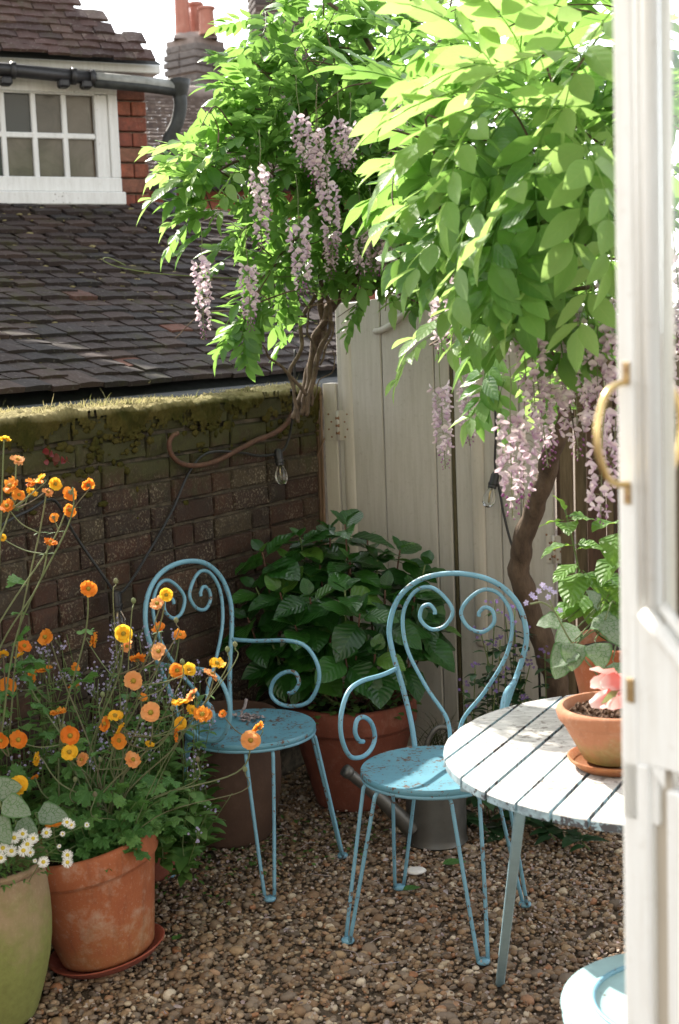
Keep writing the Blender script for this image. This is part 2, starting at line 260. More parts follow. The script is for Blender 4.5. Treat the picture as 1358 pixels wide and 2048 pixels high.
# ---------------------------------------------------------------- mesh helpers
def nz(v):
    v = np.asarray(v, float); n = np.linalg.norm(v); return v/n if n > 1e-9 else np.array([0,0,1.])
def basis(d, up=(0,0,1)):
    d = nz(d); x = np.cross(d, up)
    if np.linalg.norm(x) < 1e-4: x = np.cross(d, (0,1,0))
    x = nz(x); return x, d, np.cross(x, d)          # columns: side, along, up
class MB:
    def __init__(s): s.v = []; s.f = []; s.uv = []; s.r = []; s.n = 0
    def add(s, v, f, uv=None, r=0.):
        v = np.asarray(v, float).reshape(-1,3); k = s.n
        s.v.append(v); s.f += [tuple(i+k for i in q) for q in f]
        s.uv.append(np.zeros((len(v),2)) if uv is None else np.asarray(uv, float)); s.r.append(np.full(len(v), r)); s.n += len(v); return s
    def box(s, lo, hi, r=0., rot=None, jit=0.):
        (a,b,c),(d,e,g) = lo, hi
        v = np.array([[a,b,c],[d,b,c],[d,e,c],[a,e,c],[a,b,g],[d,b,g],[d,e,g],[a,e,g]], float)
        if jit: v = v + RNG.uniform(-jit, jit, v.shape)
        if rot is not None: v = v @ np.asarray(rot).T
        return s.add(v, [(0,3,2,1),(4,5,6,7),(0,1,5,4),(1,2,6,5),(2,3,7,6),(3,0,4,7)], None, r)
    def bbox(s, lo, hi, b=.003, r=0., front=-1):      # box with all edges chamfered (26 faces)
        lo = np.array(lo, float); hi = np.array(hi, float); c = (lo+hi)/2; h = (hi-lo)/2; b = min(b, h.min()*.45)
        bm = bmesh.new(); bmesh.ops.create_cube(bm, size=2)
        for q in bm.verts: q.co = Vector(c + np.array(q.co)*h)
        bmesh.ops.bevel(bm, geom=bm.edges[:], offset=b, segments=1, affect='EDGES')
        bm.verts.index_update(); s.add([q.co[:] for q in bm.verts], [tuple(x.index for x in q.verts) for q in bm.faces], None, r); bm.free(); return s
    def tube(s, pts, rr, n=8, r=0., cap=True, closed=False):
        P = np.asarray(pts, float); m = len(P); R = np.full(m, rr) if np.isscalar(rr) else np.asarray(rr, float)
        T = np.gradient(P, axis=0)
        if closed: T = np.roll(P,-1,0)-np.roll(P,1,0)
        T /= np.maximum(np.linalg.norm(T, axis=1, keepdims=True), 1e-9)
        x = np.cross(T[0], (0,0,1)); x = nz(x) if np.linalg.norm(x) > .05 else nz(np.cross(T[0], (1,0,0)))
        a = np.arange(n)*2*math.pi/n; V = np.zeros((m,n,3))
        for i in range(m):
            x = nz(x - T[i]*(x@T[i])); y = np.cross(T[i], x)
            V[i] = P[i] + R[i]*(np.outer(np.cos(a), x)+np.outer(np.sin(a), y))
        F = []
        for i in range(m if closed else m-1):
            j = (i+1) % m
            for k in range(n): l = (k+1) % n; F.append((i*n+k, i*n+l, j*n+l, j*n+k))
        if cap and not closed: F.append(tuple(range(n))[::-1]); F.append(tuple((m-1)*n+k for k in range(n)))
        uv = np.repeat(np.linspace(0,1,m), n); return s.add(V.reshape(-1,3), F, np.c_[uv, np.tile(np.arange(n)/n, m)], r)
    def lathe(s, prof, n=32, r=0., wob=0., c=(0,0,0), cap=False):
        P = np.asarray(prof, float); m = len(P); a = np.arange(n)*2*math.pi/n
        w = 1+wob*(np.sin(a*2+1)+.6*np.sin(3*a+.3))
        V = np.stack([P[:,0:1]*np.cos(a)*w, P[:,0:1]*np.sin(a)*w, np.repeat(P[:,1:2], n, 1)], -1)+np.asarray(c)
        F = [(i*n+k, i*n+(k+1)%n, (i+1)*n+(k+1)%n, (i+1)*n+k) for i in range(m-1) for k in range(n)]
        if cap: F.append(tuple((m-1)*n+k for k in range(n)))
        return s.add(V.reshape(-1,3), F, None, r)
    def xf(s, M):
        for i in range(len(s.v)): s.v[i] = s.v[i] @ np.asarray(M)[:3,:3].T + np.asarray(M)[:3,3]
        return s
    def mesh(s, name, mat, smooth=True, sharp=None):
        me = bpy.data.meshes.new(name); V = np.concatenate(s.v) if s.v else np.zeros((0,3))
        me.from_pydata(V.tolist(), [], s.f); U = np.concatenate(s.uv); li = np.zeros(len(me.loops), int); me.loops.foreach_get('vertex_index', li)
        l = me.uv_layers.new(name='UVMap'); l.data.foreach_set('uv', U[li].astype('f').ravel())
        R = np.concatenate(s.r)
        if R.any(): me.attributes.new('rnd','FLOAT','POINT').data.foreach_set('value', R.astype('f'))
        for q in ([mat] if isinstance(mat, str) else mat): me.materials.append(MT[q])
        if smooth:
            me.polygons.foreach_set('use_smooth', [True]*len(me.polygons))
            if sharp: me.set_sharp_from_angle(angle=rad(sharp))
        me.update(); return me
    def build(s, name, mat, parent=None, smooth=True, sharp=None, kind=None):
        return link(name, s.mesh(name, mat, smooth, sharp), parent, kind)
def link(name, me, parent=None, kind=None, M=None):
    o = bpy.data.objects.new(name, me); COL.objects.link(o)
    if parent: o.parent = parent
    if kind: o['kind'] = kind
    if M is not None: o.matrix_basis = M
    return o
def thing(name, label, cat, loc=(0,0,0), rz=0, group=None):
    o = bpy.data.objects.new(name, None); COL.objects.link(o); o.empty_display_size = .1
    o.location = loc; o.rotation_euler = (0,0,rz); return tag(o, label, cat, group)
def tag(o, label, cat, group=None):
    o['label'] = label; o['category'] = cat
    if group: o['group'] = group
    return o
def struct(o): o['kind'] = 'structure'; return o
def curve(pts, n=8, closed=False):                    # catmull-rom through pts
    P = np.asarray(pts, float); m = len(P); out = []
    Q = np.vstack([2*P[0]-P[1], P, 2*P[-1]-P[-2]])
    for i in range(m-1):
        a,b,c,d = Q[i:i+4]
        for t in np.linspace(0,1,n,endpoint=False):
            out.append(.5*((2*b)+(c-a)*t+(2*a-5*b+4*c-d)*t*t+(3*b-a-3*c+d)*t**3))
    out.append(P[-1]); return np.array(out)
def frameM(loc, x, y, z, s=1.):
    M = Matrix.Identity(4)
    for i in range(3): M[i][0], M[i][1], M[i][2], M[i][3] = x[i]*s, y[i]*s, z[i]*s, loc[i]
    return M
def leafM(loc, d, up=(0,0,1), s=1., roll=0.):
    x, y, z = basis(d, up)
    c, q = math.cos(roll), math.sin(roll); x, z = x*c+z*q, z*c-x*q
    return frameM(loc, x, y, z, s)
def blade(mb, L, W, prof, fold=.25, droop=.2, M=None, r=0., nseg=6, wavy=0., across=1):
    # leaf blade along +Y; prof(t)-> half width 0..1
    ts = np.linspace(0,1,nseg+1); V = []; U = []; cols = 2*across+1
    for t in ts:
        hw = prof(t)*W/2
        for j in range(cols):
            q = (j-across)/across
            V.append((q*hw, L*t-droop*L*.15*t*t, fold*abs(q)*hw - droop*L*t*t + wavy*hw*math.sin(t*17+q*2)*abs(q))); U.append((t, .5+q*.5))
    F = [(i*cols+j, i*cols+j+1, (i+1)*cols+j+1, (i+1)*cols+j) for i in range(nseg) for j in range(cols-1)]
    V = np.array(V)
    if M is not None: V = V @ np.array(M)[:3,:3].T + np.array(M)[:3,3]
    mb.add(V, F, U, r)
ovate = lambda t: max(.02, math.sin(math.pi*t**.75)**.8*(1 if t < .97 else .3))
lance = lambda t: max(.02, math.sin(math.pi*t**.85)**.9)
roundp = lambda t: max(.03, math.sin(math.pi*min(1,t**.6))**.55)
grassp = lambda t: max(.03, (1-t)**.6)
# ---------------------------------------------------------------- ground
ang_w = rad(58.122); CO = np.array((-.066,5.400,0.)); wd = np.array((math.cos(ang_w),math.sin(ang_w),0)); wnm = np.array((wd[1],-wd[0],0))
GO = np.array((-.0556,5.417,0.)); gdv = wnm.copy(); gnm = -wd
struct(MB().add([(-150,-150,-.016),(150,-150,-.016),(150,150,-.016),(-150,150,-.016)], [(0,1,2,3)]).build('ground','ground',smooth=False))
def gravel():
    bm = bmesh.new(); bmesh.ops.create_icosphere(bm, subdivisions=2, radius=1); hiV = np.array([v.co[:] for v in bm.verts]); hiF = np.array([[v.index for v in f.verts] for f in bm.faces]); bm.free()
    bm = bmesh.new(); bmesh.ops.create_icosphere(bm, subdivisions=1, radius=1); loV = np.array([v.co[:] for v in bm.verts]); loF = np.array([[v.index for v in f.verts] for f in bm.faces]); bm.free()
    N = 56000; X = RNG.uniform(-1.5,1.35,N); Y = RNG.uniform(2.75,5.6,N)
    pw = (X-CO[0])*wnm[0]+(Y-CO[1])*wnm[1]; pg = (X-GO[0])*gnm[0]+(Y-GO[1])*gnm[1]
    k = (pw > 0)&(pg > 0); X, Y = X[k], Y[k]; N = len(X)
    a = np.clip(RNG.lognormal(math.log(.0073), .42, N), .0032, .024); b = a*RNG.uniform(.55,.95,N); c = a*RNG.uniform(.38,.72,N)
    Z = -.012+RNG.uniform(0,.014,N)-a*.3
    Z = np.where((a > .014), np.maximum(Z, -.008), Z)
    yaw = RNG.uniform(0,6.28,N); t1 = RNG.normal(0,.3,N); t2 = RNG.normal(0,.3,N)
    cy, sy = np.cos(yaw), np.sin(yaw); A = np.zeros((N,3,3))
    A[:,0,0]=cy; A[:,0,1]=-sy; A[:,1,0]=sy; A[:,1,1]=cy; A[:,2,2]=1
    T = np.zeros((N,3,3)); T[:,0,0]=1; T[:,1,1]=np.cos(t1); T[:,1,2]=-np.sin(t1); T[:,2,1]=np.sin(t1); T[:,2,2]=np.cos(t1)
    A = A@T
    near = (Y < 4.0)&(X > -1.0)&(X < .75)&(a > .0072)
    allV=[]; allF=[]; allR=[]; off=0
    for sel, bV, bF in ((near,hiV,hiF),(~near,loV,loF)):
        idx = np.where(sel)[0]; n = len(idx); nv = len(bV)
        ph = RNG.uniform(0,6.28,(n,3)); lump = 1+.10*np.sin(bV[None,:,0]*2.3+ph[:,0:1])+.09*np.sin(bV[None,:,1]*2.9+ph[:,1:2])+.08*np.sin(bV[None,:,2]*2.6+bV[None,:,0]*1.7+ph[:,2:3])
        V = bV[None]*lump[...,None]*np.stack([a[idx],b[idx],c[idx]],-1)[:,None,:]
        V = np.einsum('nij,nvj->nvi', A[idx], V)+np.stack([X[idx],Y[idx],Z[idx]],-1)[:,None,:]
        allV.append(V.reshape(-1,3)); allF.append((bF[None]+(np.arange(n)*nv)[:,None,None]+off).reshape(-1,3)); off += n*nv
        allR.append(np.repeat(RNG.random(n), nv))
    V = np.concatenate(allV); F = np.concatenate(allF); R = np.concatenate(allR)
    me = bpy.data.meshes.new('gravel'); me.vertices.add(len(V)); me.vertices.foreach_set('co', V.astype('f').ravel())
    me.loops.add(F.size); me.loops.foreach_set('vertex_index', F.astype('i').ravel())
    me.polygons.add(len(F)); me.polygons.foreach_set('loop_start', np.arange(0,F.size,3,dtype='i')); me.polygons.foreach_set('use_smooth', np.ones(len(F),bool))
    me.update(calc_edges=True); me.attributes.new('rnd','FLOAT','POINT').data.foreach_set('value', R.astype('f')); me.materials.append(MT['pebble'])
    o = link('gravel', me, kind='stuff'); tag(o, 'brown and tan rounded pebbles covering the courtyard floor', 'gravel')
gravel()
def petals():
    mb = MB()
    for i in range(3600):
        if i < 1500: x, y = RNG.uniform(-.9,.9), RNG.uniform(3.0,5.1)
        elif i < 2700: x, y = RNG.normal(.62,.28), RNG.normal(4.15,.42)
        else: x, y = RNG.normal(-.25,.3), RNG.normal(4.55,.25)
        if ((x-CO[0])*wnm[0]+(y-CO[1])*wnm[1]) < .03: continue
        s = RNG.uniform(.004,.0085); M = leafM((x,y,RNG.uniform(.003,.014)), (RNG.normal(),RNG.normal(),RNG.normal()*.45), s=s, roll=RNG.normal()*.7)
        V = np.array([(-.5,0,.15),(.5,0,.15),(.6,1,0),(0,1.5,.2),(-.6,1,0),(0,.6,-.15)])@np.array(M)[:3,:3].T+np.array(M)[:3,3]
        mb.add(V, [(0,1,5),(1,2,5),(2,3,5),(3,4,5),(4,0,5)], None, RNG.random())
    tag(mb.build('fallen_petals','fallen_petal',kind='stuff'), 'pale lilac fallen blossom petals scattered over the gravel', 'petals')
    mb = MB()
    for i in range(420):
        x, y = RNG.normal(-.50,.16), RNG.normal(4.35,.2)
        if i > 300: x, y = RNG.uniform(-.55,.2), RNG.uniform(4.2,4.6)
        if ((x-CO[0])*wnm[0]+(y-CO[1])*wnm[1]) < .03: continue
        a = RNG.uniform(0,6.28); blade(mb, RNG.uniform(.012,.026), RNG.uniform(.008,.014), ovate, .2, .3, leafM((x,y,RNG.uniform(0,.01)), (math.cos(a),math.sin(a),RNG.uniform(.3,1)), s=1), RNG.random(), 3)
    tag(mb.build('ground_weeds','small_leaf',kind='stuff'), 'tiny green weeds sprouting between pebbles beneath the chair by the wall', 'weeds')
petals()
# ---------------------------------------------------------------- garden wall
WH = 1.425
def garden_wall():
    root = thing('garden_wall', 'old mossy red-brown brick garden wall along the left of the courtyard', 'wall', tuple(CO), ang_w)
    L0 = -3.4
    MB().box((L0,.016,-.05),(.0,.24,WH)).build('mortar_core','mortar',root,False)
    # brick variants (local: x length, y depth, z height)
    def bmesh_brick(L, H, seed):
        rg = np.random.default_rng(seed); b = .006
        X = [0,b,L/2,L-b,L]; Z = [0,b,H/2,H-b,H]; V = []; F = []
        for j, z in enumerate(Z):
            for i, x in enumerate(X):
                e = (i in (0,4)) or (j in (0,4))
                V.append((x+rg.normal(0,.0014), .006+rg.uniform(0,.004) if e else rg.normal(0,.0016), z+rg.normal(0,.0012)))
        for j in range(4):
            for i in range(4): F.append((j*5+i, j*5+i+1, (j+1)*5+i+1, (j+1)*5+i))
        k = len(V); V += [(0,.06,0),(L,.06,0),(L,.06,H),(0,.06,H)]
        F += [(0,k,k+1,4),(4,k+1,k+2,24),(24,k+2,k+3,20),(20,k+3,k,0)]
        return MB().add(V, F).mesh('brick','brick',True,45)
    g = .0792; H = g-.011
    str_ = [bmesh_brick(.213,H,s) for s in range(7)]; hdr = [bmesh_brick(.103,H,s+20) for s in range(5)]; rg = random.Random(3)
    for j in range(18):
        x = -.02; z = .0+j*g; k = j % 2 + rg.choice([0,0,1])
        zoff = rg.uniform(-.002,.002)
        while x > -2.25:
            long = (k % 2 == 0) if rg.random() < .8 else rg.random() < .5
            L = .213 if long else .103
            if x-L > -.0 : pass
            if j < 3 and x > -.9: x -= L+.010; k += 1; continue        # hidden behind the pots
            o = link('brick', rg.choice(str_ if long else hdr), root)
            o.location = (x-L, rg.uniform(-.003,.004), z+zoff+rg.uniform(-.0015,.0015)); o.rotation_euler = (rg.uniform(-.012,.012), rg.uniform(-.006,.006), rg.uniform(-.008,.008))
            x -= L+rg.uniform(.009,.014); k += 1
    # moss blanket on the top courses and over the coping
    def fb(x, z, s):
        return (math.sin(x*7.1+s)+math.sin(x*17.3+z*9+s*2)*.6+math.sin(z*23-x*11+s)*.5+math.sin(x*41+z*37+s*3)*.35)/2.45
    mb = MB(); nx, nzv = 420, 60; V = np.zeros((nx+1, nzv+1, 3)); keep = np.zeros((nx+1,nzv+1))
    for i in range(nx+1):
        x = L0+(0-L0)*i/nx if False else -2.3+2.3*i/nx
        for j in range(nzv+1):
            s = j/nzv*.62               # path: up the front face (0..0.37) then across the top (0.37..0.62)
            r_ = RNG.uniform(-1,1)
            if s < .37:
                z = WH-.37+s; n = fb(x,z,1.3); th = .003+.016*max(0,fb(x*2.7,z*3.4,4))*max(0,min(1,(s-.1)/.2))+.005*max(0,fb(x*9,z*11,7))+.0025*r_
                th += .014*max(0,(s-.26)/.11); V[i,j] = (x+.002*r_, .004-th, z)
                edge = (s-.315)/.05 + 1.0*n + .9*fb(x*4,z*5,9)+.5*r_
                if x > -.45: edge += .25*n-.15
                if x < -.95: edge += .25
                keep[i,j] = edge > .12
            else:
                q = (s-.37)/.25; y = -.012+q*.27; V[i,j] = (x+.002*r_, y, WH+.004+.012*fb(x*.6,0,8)+.026*abs(fb(x,y*3,2))*math.sin(math.pi*min(1,q*1.3+.1))+.012*max(0,fb(x*6,y*11,5))+.005*r_); keep[i,j] = 1
    F = []; idx = lambda i,j: i*(nzv+1)+j
    for i in range(nx):
        for j in range(nzv):
            if keep[i,j]+keep[i+1,j]+keep[i+1,j+1]+keep[i,j+1] >= 3: F.append((idx(i,j),idx(i+1,j),idx(i+1,j+1),idx(i,j+1)))
    mb.add(V.reshape(-1,3), F); mb.build('moss','moss',root,True,kind='stuff')
    mb = MB(); bm = bmesh.new(); bmesh.ops.create_icosphere(bm, subdivisions=2, radius=1); iv = np.array([v.co[:] for v in bm.verts]); jf = [tuple(q.index for q in f_.verts) for f_ in bm.faces]; bm.free()
    for i in range(520):
        x = -2.1*RNG.random(); zz = WH-.02-abs(RNG.normal(0,.10 if x < -.8 else .07))
        if fb(x*1.6,zz*2,3) < -.15: continue
        sz = RNG.uniform(.003,.013); mb.add(iv*np.array((sz*RNG.uniform(.8,2.2),sz*.55,sz*RNG.uniform(.7,1.3)))*(1+.25*np.sin(iv[:,:1]*5+i)*np.cos(iv[:,2:]*4))+np.array((x,-.001,zz)),jf)
    mb.build('moss_cushions','moss',root,True,kind='stuff')
    # dry grass and moss fronds along the coping
    mb = MB()
    for i in range(5200):
        x = -2.2*RNG.random(); dens = max(0,min(1,.25+.7*math.sin(x*3.1+.6)*math.sin(x*8.3)+.55*math.sin(x*23+1)*math.sin(x*5.7)))
        if RNG.random() > dens: continue
        y = RNG.uniform(-.02,.22); h = RNG.uniform(.005,.016)*(.5+1.1*abs(math.sin(x*6.1+2)))*(1+1.8*(RNG.random() < .03)); d = np.array((RNG.normal()*.6,RNG.normal()*.6-.25,1.)); d = nz(d)*h
        p = np.array((x,y,WH+.018)); sd_ = np.array((RNG.normal(),RNG.normal()*.4,0)); sd_ = nz(sd_)*.0011
        mb.add([p-sd_,p+sd_,p+d*.6+sd_*.8,p+d*.6-sd_*.8,p+d+np.array((RNG.normal()*.004,RNG.normal()*.004,0))], [(0,1,2,3),(3,2,4)], None, RNG.random())
    mb.build('dry_grass','dry_grass',root,kind='stuff')
    # small red-leaved sprig rooted in a joint
    sp = thing('wall_succulent', 'small red-leaved sprig growing from the mossy wall above the orange flowers', 'plant', (-0.829,4.117,1.314))
    for (x,y,z,s) in [(-0.843,4.094,1.334,.016),(-0.834,4.098,1.326,.015),(-0.819,4.114,1.317,.02),(-0.81,4.128,1.308,.018),(-0.805,4.145,1.299,.018),(-0.831,4.113,1.306,.016),(-0.845,4.091,1.298,.012),(-0.817,4.126,1.292,.014)]:
        mb = MB(); d = nz((RNG.normal()*.5,-1,RNG.normal()*.5)); blade(mb, s, s*1.1, roundp, .3, .2, None, RNG.random(), 4)
        o = mb.build('leaf','red_leaf',sp); q = np.array((x,y,z))-np.array(sp.location); o.matrix_basis = leafM(tuple(q), (RNG.normal()*.7,-.3,RNG.normal()*.8), (wnm[0],wnm[1],0), 1.35)
garden_wall()
# ---------------------------------------------------------------- gate, post, screen, fence   (local x along the gate, y away from camera, z up)
ang_g = math.atan2(gdv[1], gdv[0])
def plank(root, x0, x1, z0, ztop, y0, mat, name='plank', n=10, bow=.002, th=.022, bevel=.004):
    # vertical board with chamfered long edges and a shaped top, ztop is a function of x
    xs = [x0,x0+bevel]+list(np.linspace(x0+bevel,x1-bevel,n+2)[1:-1])+[x1-bevel,x1]; zs = np.linspace(0,1,14); V=[]; F=[]; m=len(xs)
    ph = RNG.uniform(0,6)
    for t in zs:
        for i, x in enumerate(xs):
            z = z0+(ztop(x)-z0)*t; e = bevel if i in (0,m-1) else 0
            V.append((x+.0012*math.sin(z*4+ph), y0+e+bow*math.sin(z*2.3+ph), z))
    k = len(V)
    for t in zs:
        for x in (x0,x1): z = z0+(ztop(x)-z0)*t; V.append((x, y0+th, z))
    nzs = len(zs)
    for j in range(nzs-1):
        for i in range(m-1): F.append((j*m+i,j*m+i+1,(j+1)*m+i+1,(j+1)*m+i))
        F.append((k+2*j, j*m, (j+1)*m, k+2*j+2)); F.append((j*m+m-1, k+2*j+1, k+2*j+3, (j+1)*m+m-1)); F.append((k+2*j+1,k+2*j,k+2*j+2,k+2*j+3))
    F.append(tuple((nzs-1)*m+i for i in range(m))+(k+2*nzs-1,k+2*nzs-2))
    return MB().add(V,F).build(name, mat, root, True, 30)
gtop = lambda x: 1.748+.10*max(0,x-.15)+.05*max(0,min(1,(x-.3)/.2))
def hinge(root, x, z, y, w=.055, h=.115):
    hg = MB()
    hg.bbox((x-w,y-.004,z-h/2),(x-.005,y-.001,z+h/2),.001); hg.bbox((x+.005,y-.004,z-h/2),(x+w,y-.001,z+h/2),.001)
    o = hg.build('hinge','gate_paint_light',root,False)
    MB().tube([(x,y-.006,z-h/2),(x,y-.006,z+h/2)], .006, 10).build('hinge_pin','gate_paint',o)
    for s in (-1,1):
        for i in range(4): MB().lathe([(0,0),(.0042,0),(.0035,.0016),(0,.002)],10).xf(Matrix.Translation((x+s*w*.62+(.008 if i%2 else -.004)*s,y-.0042,z-h/2+.014+i*.029)) @ Matrix.Rotation(math.pi/2,4,'X')).build('screw','steel_screw',o)
    for q in (-.25,.0,.25): MB().tube([(x-.0065,y-.006,z+q*h),(x+.0065,y-.006,z+q*h)],.0068,10).build('knuckle_rust','steel_screw',o)
def gate_leaf(label, x0, boards, battens, mould=None, strip=None, h=None):
    root = thing('gate_leaf', label, 'gate', tuple(GO), ang_g, 'gate leaves')
    for a, b in boards: plank(root, a, b, .05, gtop, RNG.uniform(-.001,.001), 'gate_paint')
    for a, b, y, z0 in battens:
        pr = [(a+(b-a)*(.5-.5*math.cos(t)), -y*math.sin(t)) for t in np.linspace(0,math.pi,9)]; V=[]; F=[]
        zs = [z0+.0, z0+.004, z0+.012, z0+.03]+list(np.linspace(z0+.06,gtop(a)-.0,10)); n = len(pr); c = (a+b)/2
        for i, z in enumerate(zs):
            sc = (0.15,.55,.85,1)[i] if i < 4 else 1
            for (x,yy) in pr: V.append((c+(x-c)*(.5+.5*sc), yy*sc-.0005, z))
        for j in range(len(zs)-1):
            for i in range(n-1): F.append((j*n+i,j*n+i+1,(j+1)*n+i+1,(j+1)*n+i))
        MB().add(V,F).build('batten','gate_paint_light',root,True)
    for z in (.32,1.48): MB().bbox((boards[0][0]+.01,.024,z),(boards[-1][1]-.01,.046,z+.09),.003).build('rail','gate_paint',root,False)
    if mould: MB().tube(curve(mould,8), [.003]+[.012]*(8*(len(mould)-1)-1)+[.004], 10).build('moulding','gate_paint',root)
    return root
gl = gate_leaf('left cream-painted plank gate leaf beside the brick wall, with rusty-screwed hinge', .078,
    [(.078,.274),(.2775,.4935),(.4965,.555)], [(.098,.145,.007,.06)], mould=[(.250,-.004,1.640),(.285,-.010,1.643),(.330,-.012,1.662),(.375,-.012,1.695),(.415,-.012,1.715),(.445,-.006,1.715)])
hinge(gl, .078, 1.287, -.002)
gr = gate_leaf('right cream-painted gate leaf behind the blue chair, with rounded raised strip', .57,
    [(.5735,.752),(.755,.829),(.832,.955)], [(.638,.690,.010,.47)])
o = tag(MB().bbox((.5565,.004,.02),(.5715,.05,1.76),.002).build('gate_stop','mossy_strip'), 'narrow mossy brown strip closing the gap between the two gate leaves', 'post'); o.location = tuple(GO); o.rotation_euler.z = ang_g
hinge(gr, .958, .85, -.002, .03, .10)
o = thing('gate_post', 'short cream gate post beside the reed canes, gate hinged on it', 'post', tuple(GO), ang_g)
plank(o, .012, .072, -.03, lambda x: 1.448, -.004, 'gate_paint_light', 'post_board', 4, .0015, .06)
o = thing('reed_screen', 'bundle of thin brown upright canes between wall end and gate post', 'screen', tuple(GO), ang_g)
for i in range(11):
    x = -.042+.0052*i+RNG.uniform(-.002,.002); zt = 1.43+RNG.uniform(-.03,.02); y = -.02+RNG.uniform(-.012,.012); ph = RNG.uniform(0,6); rr = RNG.uniform(.0026,.0046)
    zs = np.linspace(.0,zt,14); MB().tube([(x+.003*math.sin(z*5+ph)+.006*(z-.7)*(.3*i/5-.3), y+.002*math.sin(z*7+ph), z) for z in zs], [rr*(1+.18*(j%3==0)) for j in range(14)], 7).build('cane','cane',o)
for a, b in (((.030,-.03,1.24),(-.035,-.045,1.10)),((-.02,-.03,1.31),(-.055,-.045,1.20)),((.0,-.03,1.385),(.018,-.03,1.39))):
    MB().tube(curve([a,(np.array(a)+b)/2+(.002,0,.003),b],5), .0034, 7).build('cane','cane',o)
# boundary fence right of the gate
o = thing('boundary_fence', 'dark brown timber fence boards behind the wisteria trunk', 'fence', tuple(GO), ang_g)
x = .965; i = 0
for wdt, mat in ((.018,'dark_timber'),(.045,'olive_timber'),(.05,'olive_timber'),(.062,'dark_timber'),(.025,'olive_timber'),(.055,'dark_timber'),(.03,'olive_timber'),(.07,'dark_timber'),(.09,'olive_timber'),(.09,'dark_timber'),(.09,'olive_timber'),(.09,'dark_timber'),(.09,'olive_timber')):
    zt = 1.62+RNG.uniform(-.02,.03); plank(o, x, x+wdt, .0, lambda x_, q=zt: q, RNG.uniform(-.02,.01), mat, 'board', 3, .002, .02, .003); x += wdt+.004
MB().bbox((.965,.045,1.3),(x,.08,1.38),.004).build('rail','dark_timber',o,False)
MB().bbox((.965,.045,.3),(x,.08,.38),.004).build('rail','dark_timber',o,False)
# ---------------------------------------------------------------- lower tiled roof behind the wall
def tile_mesh(w, l, th, seed, mat):
    rg = np.random.default_rng(seed); j = lambda s=.003: rg.normal(0,s)
    b = .004; V = []
    for (x,y) in ((-w/2,0),(0,0),(w/2,0),(w/2,l),(0,l),(-w/2,l)): V.append((x+j(.002), y+j(.0035 if y==0 else .001), th+j(.0015)+(.003*(x==0))))
    for (x,y) in ((-w/2,0),(0,0),(w/2,0),(w/2,l),(0,l),(-w/2,l)): V.append((x, y+(.002 if y==0 else 0)+V[len(V)-6][1]*(y==0), 0))
    F = [(0,1,4,5),(1,2,3,4),(6,7,1,0),(7,8,2,1),(8,9,3,2),(11,6,0,5)]
    return MB().add(V,F).mesh('tile',mat,False)
def bil(E, T, s, t):
    def poly(P, s):
        q = s*(len(P)-1); i = min(int(q), len(P)-2); f_ = q-i; return np.array(P[i])*(1-f_)+np.array(P[i+1])*f_
    return poly(E,s)*(1-t)+poly(T,s)*t
def tiled(root, E, T, rows, wt, mats, limit, th=.013, ll=1.75, lift=.012, seed=0, sag=0., hip=None, skip=None):
    rg = random.Random(seed); tm = [tile_mesh(wt*rg.uniform(.955,.985), 1., th, s+seed*50, mats) for s in range(6)]; items = []
    for r in range(rows):
        t0 = r/rows; Ls = np.linalg.norm(bil(E,T,1,t0)-bil(E,T,0,t0)); n = max(2,int(Ls/wt)); offs = (r%2)*.5+rg.uniform(-.12,.12); wv = rg.uniform(0,6)
        for i in range(-1,n+1):
            s = (i+offs+.5)/n
            if s < 0 or s > 1: continue
            if hip and not hip(s,t0): continue
            p = bil(E,T,s,t0); q = bil(E,T,s,min(1.2,t0+1/rows)); a = bil(E,T,max(0,s-.01),t0); b = bil(E,T,min(1,s+.01),t0)
            ex = nz(b-a); ey = nz(q-p); ez = nz(np.cross(ex,ey)); ey = np.cross(ez,ex); gauge = abs((q-p)@ey)
            tl = rg.gauss(0,.02); ey2 = nz(ey - ez*(lift/gauge*.55)+ex*tl); ez2 = np.cross(ex,ey2); l = gauge*ll
            loc = p+ez*(lift+.004*math.sin(s*9+wv)+rg.uniform(0,.007)-sag*math.sin(math.pi*min(1,max(0,s)))*math.sin(math.pi*t0))+ey*rg.uniform(-.009,.006)
            M = frameM(loc, nz(ex), ey2, nz(ez2)); M = M @ Matrix.Diagonal((1,l,1,1))
            items.append((np.linalg.norm(loc-np.array((0,0,1.65))), M, rg.choice(tm), rg.random()))
    items.sort(key=lambda q: q[0]); R = root.matrix_basis.inverted()
    for d, M, me, _ in items[:limit]: link('tile', me, root, None, R @ M)
    if len(items) > limit:
        mb = MB()
        for d, M, me, rv in items[limit:]:
            V = np.array([v.co[:] for v in me.vertices]) @ np.array(M)[:3,:3].T+np.array(M)[:3,3]
            mb.add(V, [tuple(p.vertices) for p in me.polygons], None, rv)
        o = mb.build('far_tiles', mats, root, False, kind='stuff'); o.matrix_basis = R
def vec(*a): return np.array(a, float)
hda = rad(26); hd = vec(math.cos(hda),math.sin(hda),0); hin = vec(-math.sin(hda),math.cos(hda),0); HO = vec(*(-0.886,7.2,2.34))
e0 = CO-wnm*.40+wd*(-2.6); e1 = CO-wnm*.40+wd*1.4; e0[2] = e1[2] = 1.462
lo = thing('lean_to_roof', 'dark mossy clay-tiled lean-to roof just behind the brick wall', 'roof', tuple(e0))
Tl = [HO+hd*(-2.4)+vec(0,0,-.045)-hin*.02, HO+hd*(-1.3)+vec(0,0,-.045)-hin*.02, HO+hd*.02+vec(0,0,-.05)-hin*.02, HO+hd*1.0+hin*.1+vec(0,0,-.16)]
El = [e0+(e1-e0)*t for t in (0,.333,.667,1)]
tiled(lo, El, Tl, 26, .128, 'roof_tile', 300, th=.017, lift=.020, seed=1, sag=.03)
